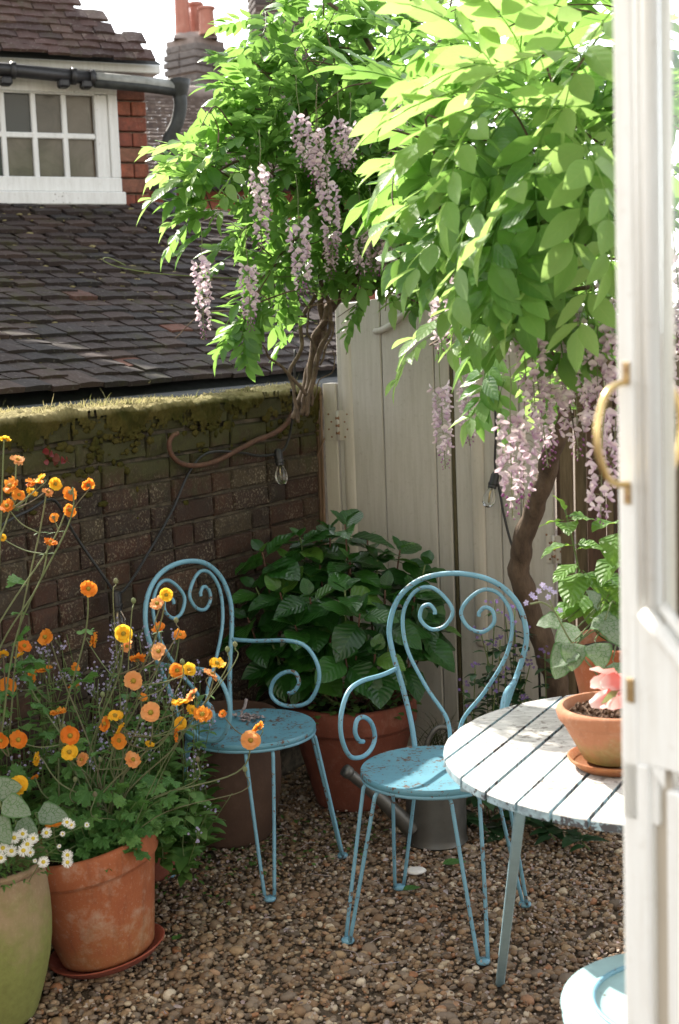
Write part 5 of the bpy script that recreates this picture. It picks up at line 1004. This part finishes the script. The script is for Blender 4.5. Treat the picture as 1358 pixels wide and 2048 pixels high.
# ---------------------------------------------------------------- geum flowers
def geum_mesh(seed, mat, semi=True):
    rg = np.random.default_rng(seed); mb = MB(); R = .0220
    for ring, n, rs, el in ((0,6,1.,.10),(1,5,.74,.34)):
        if ring and not semi: continue
        for i in range(n):
            a = i*2*math.pi/n+rg.normal(0,.1)+ring*.5; rv = rg.random(); V=[]; U=[]; L = R*rs*rg.uniform(.88,1.1); e = el+rg.normal(0,.16)
            for j in range(5):
                t = j/4; hw = L*(.12,.42,.60,.62,.42)[j]
                for q in (-1,-.5,0,.5,1):
                    zz = L*t*math.sin(e)+.17*L*t*t*math.sin(q*6+rv*9+t*3)+.08*L*q*q*t; r2 = L*t*math.cos(e)-(.10*L*q*q if j == 4 else 0)
                    V.append((r2*math.cos(a)-q*hw*math.sin(a), r2*math.sin(a)+q*hw*math.cos(a), zz)); U.append((t,.5+q*.5))
            mb.add(V,[(j*5+k,j*5+k+1,j*5+k+6,j*5+k+5) for j in range(4) for k in range(4)],U,rv*.3)
    return mb.mesh('flower',mat)
GF = {k: [geum_mesh(s+11*i,m_) for s in range(3)] for i,(k,m_) in enumerate((('o','geum_orange'),('p','geum_peach'),('y','geum_yellow')))}
gc = MB().lathe([(.0055,.000),(.006,.003),(.0045,.006),(.002,.0075),(0,.008)],10)
for i in range(26):
    a = RNG.uniform(0,6.28); r_ = RNG.uniform(.003,.007); gc.tube([(0,0,.002),(r_*math.cos(a),r_*math.sin(a),.008)],.0004,3,.5)
GCM = gc.mesh('centre','geum_centre'); cal = MB()
for i in range(6):
    a = i*math.pi/3; blade(cal,.011,.005,lance,.2,.1,leafM((0,0,-.001),(math.cos(a),math.sin(a),-.15)),0,4)
cal.lathe([(0,-.005),(.003,-.004),(.0045,0),(0,.001)],8); CALM = cal.mesh('calyx','hairy_stem')
geum = thing('geum_plant', 'geum with orange and yellow ruffled flowers on thin stems in the terracotta pot', 'flowering plant', (-.655,3.60,.25)); GI = Matrix.Translation(-geum.location)
gl2 = thing('geum_plant', 'second orange geum at the left edge with a sunlit bunch of pale hairy stems', 'flowering plant', (-.93,3.42,.40)); GI2 = Matrix.Translation(-gl2.location)
STEMS = {}
def flower(x,y,z,k,face,s,root,inv,basept,bow):
    p = vec(x,y,z); tocam = nz(vec(0,0,1.65)-p); rnd_ = RNG.normal(0,1,3)
    nrm = nz(tocam*face+vec(0,0,.45)+rnd_*(.28 if face > .8 else .55))
    zx,zy,zz = basis(nrm); X = zx; Z = nrm; Y = np.cross(Z,X)
    o = link('flower',random.choice(GF[k]),root,None,inv @ frameM(p,X,Y,Z,s)); link('centre',GCM,o); link('calyx',CALM,o)
    b0 = vec(*basept)+vec(RNG.normal(0,.05),RNG.normal(0,.045),0); e = p-nrm*.006*s; back = nrm*.03*s; best = None
    for cc_ in STEMS.setdefault(root.name,[]):
        for t_ in (.5,.6,.7,.8):
            k_ = cc_[int(t_*(len(cc_)-1))]; dd = np.linalg.norm(k_-e)
            if k_[2] < e[2]-.03 and .045 < dd < .17 and (best is None or dd < best[0]): best = (dd,k_)
    if best is not None and RNG.random() < .72:
        k_ = best[1]; c = curve([k_,k_*.45+e*.55+vec(RNG.normal(0,.006),0,-.012),e-back*.4,e],6); q = MB().tube(c,np.linspace(.0017,.0012,len(c)),5,RNG.random()).build('stem','hairy_stem',root); q.matrix_basis = inv
        for s2 in (-1,1):
            mb = MB(); blade(mb,RNG.uniform(.015,.028),.006,lance,.2,.3,leafM(tuple(k_),(s2*1.,RNG.normal()*.5,RNG.uniform(.0,.6))),0,4); mb.build('stem_leaf','geum_leaf',root).matrix_basis = inv
        return c
    hgt = e[2]-b0[2]; m1 = b0+vec((e-b0)[0]*.25,(e-b0)[1]*.25,hgt*.45)+vec(RNG.normal(0,.015),RNG.normal(0,.015),0); m2 = e-back+vec(0,0,-.05*s-hgt*.08)+(b0-e)*vec(.12,.12,0)
    c = curve([b0,m1,m2,e-back*.35,e],7)
    q = MB().tube(c,np.linspace(.0026,.0016,len(c)),5,RNG.random()).build('stem','hairy_stem',root); q.matrix_basis = inv; STEMS[root.name].append(c)
    return c
FL = [(-0.635,3.45,1.032,'o',1,1),(-0.429,3.35,1.028,'y',1,.8),(-0.452,3.36,1.005,'p',.6,.9),(-0.546,3.4,0.925,'y',1,1.1),(-0.46,3.4,0.877,'p',.8,1),(-0.549,3.45,0.883,'p',.4,.8),(-0.53,3.5,0.837,'o',.3,1),(-0.657,3.6,0.869,'o',.4,1),(-0.781,3.6,0.881,'o',.6,1.05),(-0.852,3.65,0.849,'o',.4,.95),(-0.853,3.6,0.834,'y',.3,.7),(-0.43,3.6,0.874,'o',1,.75),(-0.491,3.65,0.884,'o',.3,.9),(-0.814,3.7,0.77,'o',.3,1.05),(-0.85,3.7,0.755,'o',.2,.8),(-0.879,3.55,0.767,'o',1,1.05),(-0.714,3.6,0.748,'o',.4,.8),(-0.527,3.4,0.806,'p',1,1.15),(-0.389,3.4,0.827,'y',1,.85),(-0.425,3.45,0.814,'o',.5,1),(-0.314,3.35,0.852,'y',.4,1),(-0.333,3.36,0.823,'p',.3,1),(-0.482,3.35,0.736,'p',1,1.15),(-0.578,3.4,0.716,'y',.5,1),(-0.561,3.38,0.69,'y',.5,.8),(-0.603,3.4,0.698,'o',.2,.9),(-0.731,3.45,0.718,'o',.3,1),(-0.408,3.36,0.756,'y',.6,1),(-0.384,3.36,0.735,'y',.4,.8),(-0.356,3.35,0.725,'o',.5,1.1),(-0.379,3.36,0.774,'p',.3,.8),(-0.694,3.4,0.671,'o',1,1.1),(-0.694,3.38,0.634,'y',1,1.05),(-0.575,3.4,0.654,'o',.7,1),(-0.823,3.4,0.665,'o',1,1.05),(-0.779,3.4,0.615,'y',.3,.85),(-0.542,3.4,0.603,'p',.5,1),(-0.43,3.38,0.669,'o',.3,.85),(-0.498,3.4,0.641,'y',.2,.6),(-0.416,3.4,0.693,'y',.2,.75),(-0.739,3.35,0.466,'o',.1,.95),(-0.667,3.4,0.608,'p',.2,.8),(-0.245,3.42,0.635,'p',.9,1.1),(-0.226,3.45,0.659,'o',.2,.85),(-0.538,3.6,0.71,'o',.3,.6),(-0.311,3.4,0.712,'o',.2,.5),(-0.73,3.7,0.774,'o',.3,.7),(-0.812,3.5,0.535,'o',.3,.5)]
for q in FL: flower(*q,geum,GI,(-.662,3.575,.28),0)
for q in [(-0.789,3.22,0.605,'y',1,1.25),(-0.853,3.35,0.681,'o',.5,.9),(-0.873,3.5,0.861,'y',.3,.8),(-0.767,3.35,1.37,'p',.7,1),(-0.794,3.35,1.42,'y',.3,.9),(-0.787,3.35,1.308,'o',.7,1.3),(-0.765,3.33,1.288,'o',.4,.9),(-0.729,3.35,1.315,'o',.4,1.2),(-0.709,3.33,1.325,'y',.3,.9),(-0.681,3.35,1.309,'y',.5,1),(-0.702,3.36,1.288,'p',.3,.8),(-0.646,3.35,1.287,'o',.3,1.1),(-0.602,3.35,1.304,'o',.1,.9),(-0.651,3.35,1.244,'o',.3,1),(-0.799,3.35,1.26,'o',.4,1.1),(-0.689,3.35,1.228,'o',.3,.7),(-0.702,3.35,1.168,'o',.3,1),(-0.828,3.4,1.177,'y',.3,.6),(-0.742,3.36,1.29,'y',.3,.9)]: flower(*q[:5],q[5]*(.8 if q[2] > .95 else 1),gl2,GI2,(-0.9,3.42,0.662),0)
# buds and seed heads
for (x,y,z,tx) in [(-0.56,3.42,1.053,-.02),(-0.51,3.36,1.013,.01),(-0.426,3.5,0.932,0),(-0.268,3.36,0.895,0),(-0.603,3.38,0.777,0),(-0.632,3.45,0.59,0),(-0.43,3.36,0.74,0),(-0.404,3.4,0.847,0),(-0.379,3.4,0.596,.02),(-0.263,3.42,0.559,.02),(-0.699,3.45,0.54,0),(-0.645,3.42,0.509,0),(-0.718,3.45,0.679,0),(-0.287,3.36,0.883,0)]:
    mb = MB().lathe([(0,-.006),(.0045,-.003),(.006,.002),(.0045,.007),(.001,.010)],8,wob=.08); o = mb.build('bud','hairy_stem',geum); o.matrix_basis = GI @ Matrix.Translation((x,y,z))
    b0 = vec(-.655+RNG.normal(0,.05),3.60+RNG.normal(0,.04),.24); e = vec(x,y,z-.005); c = curve([b0,b0*.55+e*.45+vec(RNG.normal(0,.02),0,.04),e+vec(-.01,0,-.05),e],7); o = MB().tube(c,.0014,5,RNG.random()).build('stem','hairy_stem',geum); o.matrix_basis = GI
# lobed basal leaves
def lobed(seed, R=.04):
    rg = np.random.default_rng(seed); mb = MB(); n = 5; c = [(0,0,0)]; V = [(0,0,0)]; U = [(.0,.5)]; F = []
    m = 50; 
    for i in range(m):
        a = -2.5+5.0*i/(m-1); lob = abs(math.cos(a*n/5.0*1.25)); r_ = R*(.52+.48*lob**.7)*(1+.10*math.sin(i*2.1)+.06*math.sin(i*1.3))*(1 if abs(a) < 2.1 else .75)
        V.append((r_*math.sin(a), R*.25+r_*math.cos(a), .14*R*math.cos(a*5)-.25*R*(r_/R)**2*.5+rg.normal(0,.03*R))); U.append((.3+.7*r_/R,.5+.45*math.sin(a*2.5)))
    for i in range(1,m): F.append((0,i+1,i))
    mb.add(V,F,U,0); mb.tube([(0,-.0,0),(0,.01,0)],.001,4); return mb.mesh('leaf','geum_leaf')
GL = [lobed(s) for s in range(5)]
for i in range(190):
    a = RNG.uniform(0,6.28); el = RNG.uniform(.6,1.45) if i < 110 else RNG.uniform(1.05,1.5); L = RNG.uniform(.07,.15)*(1 if i < 110 else 1.9); b0 = vec(-.662+.05*math.cos(a),3.575+.05*math.sin(a),.28); d = vec(math.cos(a)*math.cos(el),math.sin(a)*math.cos(el)-.15,math.sin(el)); p = b0+d*L+vec(.01,.02,-.02*(L/.17)**2)
    mb = MB().tube(curve([b0,b0+d*L*.6,p],4),.0013,4); mb.build('leaf_stalk','stem',geum).matrix_basis = GI
    link('leaf',random.choice(GL),geum,None,GI @ leafM(tuple(p),tuple(nz(d*vec(1,1,.1)+vec(RNG.normal(0,.3),RNG.normal(0,.3)-.2,-.25))),s=RNG.uniform(.6,1.15),roll=RNG.normal(0,.3)))
for (x,y,z,dx,dz,s) in [(-0.497,3.6,0.373,.8,.1,1.1),(-0.511,3.55,0.364,.5,.5,1.0),(-0.478,3.6,0.351,1,-.1,1.0),(-0.387,3.6,0.421,-.6,.2,.7),(-0.368,3.6,0.402,.3,.3,.5)]: link('leaf',random.choice(GL),geum,None,GI @ leafM((x,y,z),(dx,-.4,dz),s=s))
for i in range(34):
    p = vec(*(-0.809,3.5,0.767))+vec(RNG.normal(0,.10),RNG.normal(0,.06),RNG.normal(0,.12)); link('leaf',random.choice(GL),gl2,None,GI2 @ leafM(tuple(p),(RNG.normal(),RNG.normal()-.3,RNG.normal()*.4),s=RNG.uniform(.6,1.1)))
# ---------------------------------------------------------------- forget-me-not thicket behind the geums
fm = thing('forget_me_not', 'airy forget-me-nots with tiny lilac-blue flowers between geums and wall', 'flowering plant', (-.80,3.95,0)); FI = Matrix.Translation(-fm.location)
lf = MB(); st = MB(); fw = MB()
def floret5(mb, p, nrm, s):
    x,y,z = basis(nrm)
    for k in range(5):
        a = k*1.2566; q = x*math.cos(a)+z*math.sin(a); q2 = x*math.cos(a+.5)+z*math.sin(a+.5); q3 = x*math.cos(a-.5)+z*math.sin(a-.5)
        mb.add([p,p+q3*s*.7,p+q*s,p+q2*s*.7],[(0,1,2,3)],None,RNG.random())
for i in range(290):
    bx_, by_ = RNG.uniform(-1.25,-.42), RNG.uniform(3.66,4.2); 
    if (bx_-CO[0])*wnm[0]+(by_-CO[1])*wnm[1] < .08: continue
    h = RNG.uniform(.36,.86)*(1 if bx_ < -.5 else .85); tp_ = vec(bx_+RNG.normal(0,.06),by_+RNG.normal(0,.06)-.05,h); c = curve([vec(bx_,by_,.22),vec(bx_,by_,h*.6),tp_],6)
    st.tube(c,np.linspace(.0018,.0010,len(c)),4,RNG.random())
    for k in range(20):
        t = RNG.uniform(.05,.92); p = c[int(t*(len(c)-1))]; a = RNG.uniform(0,6.28); L = RNG.uniform(.03,.075)*(1.2-t*.7); blade(lf,L,L*.5,lance,.2,.35,leafM(tuple(p),(math.cos(a),math.sin(a),RNG.uniform(.0,.8))),RNG.random(),5)
    if RNG.random() < .62:
        for k in range(10):
            q = tp_+RNG.normal(0,.013,3); floret5(fw,q,nz(vec(0,-1,.5)+RNG.normal(0,.5,3)),RNG.uniform(.0032,.0048)); st.tube([tp_-vec(0,0,.02),q],.0006,3,.4,cap=False)
for mb_, nm, mt_ in ((lf,'foliage','small_leaf'),(st,'stems','stem'),(fw,'blossoms','lilac')): mb_.build(nm,mt_,fm,kind='stuff').matrix_basis = FI
# ---------------------------------------------------------------- daisies and silver-leaved brunnera in the mossy pot
def daisy():
    mb = MB()
    for i in range(26):
        a = i*2*math.pi/26+RNG.normal(0,.05); blade(mb,.0105*RNG.uniform(.9,1.1),.0026,lambda t: .75 if t < .85 else .5,.1,.15,leafM((.003*math.cos(a),.003*math.sin(a),.001),(math.cos(a),math.sin(a),RNG.uniform(.0,.3))),RNG.random()*.3,3)
    return mb.mesh('flower','daisy_white')
DM = [daisy() for _ in range(3)]; DC = MB().lathe([(.0045,0),(.0048,.0015),(.0035,.0032),(0,.004)],12).mesh('centre','daisy_yellow')
dz = thing('daisy_plant', 'small white daisies with yellow centres in the mossy pot', 'flowering plant', (-.905,3.275,.37)); DI = Matrix.Translation(-dz.location)
fol = MB()
for (x,y,z,s) in [(-0.771,3.16,0.508,1),(-0.789,3.15,0.503,1.1),(-0.747,3.16,0.496,1),(-0.759,3.15,0.486,1.1),(-0.767,3.14,0.475,1.1),(-0.795,3.14,0.475,1.1),(-0.814,3.14,0.483,1.1),(-0.724,3.2,0.494,1),(-0.722,3.14,0.445,1.05),(-0.678,3.2,0.437,1),(-0.677,3.19,0.423,1),(-0.754,3.15,0.466,.8),(-0.674,3.2,0.518,.9),(-0.664,3.2,0.511,.8),(-0.818,3.13,0.463,1),(-0.637,3.25,0.492,.5),(-0.686,3.2,0.49,.5),(-0.696,3.2,0.46,.4),(-0.744,3.15,0.445,.4),(-0.792,3.2,0.504,.6)]:
    p = vec(x,y,z); n_ = nz(vec(0,0,1.65)-p+vec(RNG.normal(0,.5),0,.9+RNG.normal(0,.4))); X,_,_z = basis(n_); o = link('flower',random.choice(DM),dz,None,DI @ frameM(p,X,np.cross(n_,X),n_,s)); link('centre',DC,o)
    b0 = vec(-.86+RNG.normal(0,.05),3.26+RNG.normal(0,.04),.38); MB().tube(curve([b0,(b0+p)/2+vec(0,0,.015),p-n_*.001],5),.0009,4).build('stem','stem',dz).matrix_basis = DI
for i in range(1200):
    a, r_ = RNG.uniform(0,6.28), .165*math.sqrt(RNG.random()); p = vec(-.895+r_*math.cos(a),3.27+r_*math.sin(a),.385+RNG.uniform(0,.12)*(1-.4*r_/.15)); L = RNG.uniform(.014,.032); blade(fol,L,L*.26,lance,.2,.3,leafM(tuple(p),(math.cos(a)+RNG.normal()*.7,math.sin(a)+RNG.normal()*.7,RNG.uniform(-.2,.9))),RNG.random(),4)
fol.build('foliage','small_leaf',dz,kind='stuff').matrix_basis = DI
heart = lambda t: max(.03, (math.sin(math.pi*min(1,t**.55)))**.6*(1.0-.1*t))
BL = leafset(3,.085,.082,heart,'brunnera_leaf',31,(.02,.15),(.05,.2),.10,2,8)
b1 = thing('brunnera_plant', 'brunnera with silvery dark-veined heart-shaped leaves at the left edge', 'plant', (-.90,3.30,.40)); BI = Matrix.Translation(-b1.location)
for (x,y,z,dx,dy,dzv,s,up) in [(-0.816,3.15,0.596,.9,-.2,-.4,.8,.5),(-0.856,3.2,0.605,1,-.1,.1,.85,.6),(-0.767,3.28,0.518,1,-.1,-.10,.8,.9),(-0.796,3.2,0.529,.7,-.3,-.4,.7,.7),(-0.836,3.15,0.56,.5,-.5,-.6,.8,.4)]:
    link('leaf',random.choice(BL),b1,None,BI @ leafM((x,y,z),(dx,dy,dzv),up=(0,-1,up),s=s)); MB().tube(curve([vec(-.89,3.29,.38),vec(x,y,z-.05),vec(x,y,z)],5),.0016,5).build('leaf_stalk','stem',b1).matrix_basis = BI
# ---------------------------------------------------------------- plants on the table and by the gate
b2 = thing('brunnera_plant', 'brunnera with pale silver-veined leaves in the pot at the table back', 'plant', (.655,3.215,.88)); B2 = Matrix.Translation(-b2.location)
BB = leafset(3,.085,.085,heart,'brunnera_leaf',37,(.02,.2),(.1,.4),.12,2,8)
for (x,y,z,dx,dy,dzv,s) in [(0.547,3.05,0.996,.7,-.6,-.1,1.15),(0.524,3.05,0.98,-.8,-.4,-.35,1.0),(0.504,3,0.947,-.8,-.5,-.5,1.1),(0.504,3,0.958,-.2,-.7,-.6,1.1),(0.544,2.98,0.961,.1,-.7,-.7,1.05),(0.574,3.02,0.996,.5,-.5,-.5,1.1),(0.499,3.1,0.982,-.9,-.2,.1,.9),(0.582,2.98,0.915,.2,-.7,-.6,.9),(0.496,3.02,0.931,-.7,-.6,-.75,1.0),(0.579,3.1,1.002,-.2,-.2,.5,.9)]:
    link('leaf',random.choice(BB),b2,None,B2 @ leafM((x,y,z),(dx,dy,dzv),up=(0,-.6,1),s=s*.74)); MB().tube(curve([vec(.655,3.215,.88),vec(x*.5+.3275,y*.5+1.6075,z+.02),vec(x,y,z)],5),.0018,5).build('leaf_stalk','stem',b2).matrix_basis = B2
# flowering sprig of the same plant
mb = MB(); c = curve([(0.571,3.1,0.852),(0.493,3,0.959),(0.459,2.98,1.025),(0.432,2.98,1.048),(0.405,2.98,1.046)],6); mb.tube(c,.002,6); c2 = curve([(0.459,2.98,1.025),(0.448,2.98,1.053),(0.446,2.98,1.075)],5); mb.tube(c2,.0014,5); mb.build('flower_stem','hairy_stem',b2).matrix_basis = B2
mb = MB()
for (x,y,z) in [(0.414,2.97,1.062),(0.423,2.97,1.076),(0.436,2.97,1.083),(0.447,2.97,1.079),(0.456,2.97,1.072),(0.408,2.97,1.068),(0.443,2.97,1.062),(0.468,2.97,1.032),(0.395,2.97,1.051),(0.433,2.98,1.087)]: floret5(mb,vec(x,y,z),nz(vec(-.2,-1,.6)+RNG.normal(0,.3,3)),.0075)
mb.build('blossoms','lilac',b2).matrix_basis = B2
mt_ = thing('mint_plant', 'upright mint with broad sunlit green leaves behind the table pots', 'herb', (.66,3.24,.88)); MI = Matrix.Translation(-mt_.location)
ML = leafset(5,.088,.070,ovate,'mint_leaf',51,(.05,.28),(.1,.45),.14,2,8)
for pts in ([(0.594,3.25,0.923),(0.557,3.2,1.042),(0.536,3.18,1.134),(0.52,3.17,1.2),(0.515,3.17,1.225)], [(0.624,3.25,0.91),(0.604,3.2,1.016),(0.599,3.2,1.075)], [(0.653,3.25,0.908),(0.654,3.22,1.022),(0.646,3.2,1.144),(0.641,3.2,1.191)]):
    c = curve([vec(.66,3.24,.88)]+[vec(*q) for q in pts],8); MB().tube(c,np.linspace(.003,.0018,len(c)),6).build('stem','stem',mt_).matrix_basis = MI
for (x,y,z,dx,dy,dzv,s) in [(0.513,3.16,1.219,-.3,-.2,.9,.55),(0.515,3.16,1.207,.5,-.6,.4,.55),(0.511,3.16,1.201,-1,-.1,-.05,.6),(0.52,3.16,1.201,1,.1,.1,.65),(0.515,3.16,1.195,-.1,-1,.1,.8),(0.532,3.17,1.141,-1,-.2,.02,.85),(0.534,3.17,1.141,1,-.1,.15,.8),(0.536,3.17,1.13,.7,-.5,.35,.7),(0.543,3.17,1.1,-.8,-.5,-.3,.8),(0.547,3.17,1.083,-.4,-.8,-.5,1.1),(0.553,3.17,1.082,.5,-.7,-.5,1.05),(0.55,3.19,1.073,.9,-.3,-.35,1.0),(0.563,3.17,1.029,-.6,-.7,-.4,1.0),(0.593,3.17,1.069,.7,-.5,-.2,.9),(0.598,3.17,1.034,.3,-.8,-.6,.95),(0.59,3.16,1.013,-.5,-.8,-.3,.9),(0.637,3.18,1.188,-.7,-.5,.1,.9),(0.64,3.18,1.17,-.4,-.7,-.5,1.0),(0.641,3.18,1.112,-.6,-.6,-.3,1.0),(0.641,3.18,1.066,-.3,-.8,-.5,.9),(0.638,3.17,1.021,-.7,-.6,-.2,.9),(0.555,3.16,0.997,-.9,-.3,-.1,.8),(0.538,3.16,1.015,-.8,-.5,-.2,.75),(0.576,3.15,0.986,.4,-.8,-.4,.8),(0.601,3.16,1.001,.6,-.7,-.3,.8)]:
    link('leaf',random.choice(ML),mt_,None,MI @ leafM((x,y,z),(dx,dy,dzv),s=s,roll=RNG.normal(0,.15)))
# drooping tulip in the small pot
tu = thing('tulip', 'drooping pink and white tulip bloom leaning over the small table pot', 'flower', (.60,2.84,.84)); TI = Matrix.Translation(-tu.location)
P0 = vec(*(0.533,2.62,0.952)); ax = nz(vec(-.95,-.25,-.12)); X,_,Z = basis(ax)
for k in range(6):
    a = k*math.pi/3+.3; mb = MB(); blade(mb,.070*(1 if k%2 else .85),.040,lambda t: max(.12,math.sin(math.pi*min(1,.12+t*.80))**.7),-.55,-.1,None,k/6,8,.22,2); o = mb.build('petal','tulip_petal',tu)
    rdir = X*math.cos(a)+Z*math.sin(a); o.matrix_basis = TI @ leafM(tuple(P0+rdir*.008),tuple(nz(ax+rdir*(.75 if k%2 else .45))),up=tuple(-rdir))
mb = MB(); blade(mb,.05,.016,lance,.1,.0,None,0,5); mb.build('green_streak','tulip_green',tu).matrix_basis = TI @ leafM(tuple(P0+vec(-.012,-.031,.004)),tuple(nz(ax+vec(0,-.1,-.45))),up=(0,-1,.2))
MB().tube(curve([vec(.60,2.84,.84),vec(.64,2.78,.91),vec(.62,2.70,.955),P0],6),.004,8).build('stem','stem',tu).matrix_basis = TI
# dark flowering plant in front of the gate
sv = thing('catmint_plant', 'dark-leaved plant with small purple flowers between right chair and gate', 'plant', (0.54,4.693,0.189)[:2]+(0,)); SI = Matrix.Translation(-sv.location)
lf = MB(); st = MB(); fw = MB()
for (x,y,z) in [(0.492,4.45,0.766),(0.562,4.5,0.728),(0.441,4.45,0.669),(0.602,4.5,0.668),(0.505,4.45,0.633),(0.417,4.4,0.566),(0.575,4.5,0.569),(0.469,4.5,0.607),(0.607,4.5,0.534),(0.519,4.45,0.533),(0.375,4.4,0.501),(0.479,4.4,0.481),(0.582,4.45,0.447),(0.397,4.4,0.434),(0.561,4.5,0.67),(0.657,4.5,0.583),(0.529,4.5,0.705),(0.472,4.3,-0.018),(0.57,4.3,0.078),(0.633,4.2,0.046),(0.487,4.4,0.113),(0.697,4.2,0.141),(0.422,4.4,0.149),(0.618,4.4,0.158),(0.724,4.1,0.049),(0.367,4.35,0.068)]:
    p = vec(x,y,z); b0 = vec(sv.location[0]+(x-sv.location[0])*.6,sv.location[1]+(y-sv.location[1])*.5,0); c = curve([b0,(b0+p)/2+vec(RNG.normal(0,.02),0,.02),p],8); st.tube(c,.002,5,RNG.random())
    for k in range(20 if z > .4 else 9):
        t = RNG.uniform(.35,1); q = c[int(t*(len(c)-1))]; a = RNG.uniform(0,6.28); L = RNG.uniform(.03,.06)*(1 if z > .4 else 1.7); blade(lf,L,L*.55,ovate,.2,.3,leafM(tuple(q),(math.cos(a),math.sin(a),RNG.uniform(-.2,.5))),RNG.random(),5,.08)
    if z > .4:
        for k in range(6): floret5(fw,p+RNG.normal(0,.012,3),nz(vec(0,-1,.3)+RNG.normal(0,.4,3)),.006)
for mb_, nm, mt2 in ((lf,'foliage','dark_leaf'),(st,'stems','stem'),(fw,'blossoms','purple_flower')): mb_.build(nm,mt2,sv,kind='stuff').matrix_basis = SI
gr_ = MB()
for i in range(70):
    p = vec(*(0.305,4.7,0.303))+vec(RNG.normal(0,.03),RNG.normal(0,.03),-.1); a = RNG.uniform(0,6.28); L = RNG.uniform(.12,.24); d = vec(math.cos(a)*.6+.15,math.sin(a)*.4-.1,1); s = vec(-math.sin(a),math.cos(a),0)*.0018; V=[]
    for t in np.linspace(0,1,6): q = p+nz(d)*L*t+vec(math.cos(a),math.sin(a),-1.2)*L*.45*t*t; V += [q-s*(1-t*.9),q+s*(1-t*.9)]
    gr_.add(V,[(2*j,2*j+1,2*j+3,2*j+2) for j in range(5)],None,RNG.random())
tag(gr_.build('grass_tuft','grass_blade',kind='stuff'),'tuft of thin arching grass blades right of the hydrangea pot','grass')

dl = MB()
for i in range(90):
    x, y = RNG.uniform(-.8,.8), RNG.uniform(3.1,4.9)
    if (x-CO[0])*wnm[0]+(y-CO[1])*wnm[1] < .05: continue
    a = RNG.uniform(0,6.28)
    if i % 3: blade(dl,RNG.uniform(.012,.03),RNG.uniform(.006,.014),lance,.3,.3,leafM((x,y,.012),(math.cos(a),math.sin(a),RNG.uniform(-.1,.35)),roll=RNG.normal(0,.5)),RNG.random(),4,.2)
    else: dl.tube(curve([(x,y,.012),(x+.03*math.cos(a),y+.03*math.sin(a),.016),(x+.07*math.cos(a+.3),y+.07*math.sin(a+.3),.012)],3),.0012,4,RNG.random())
tag(dl.build('leaf_litter','dry_petal',kind='stuff'),'dry brown leaf scraps and twigs scattered on the gravel','leaf litter')
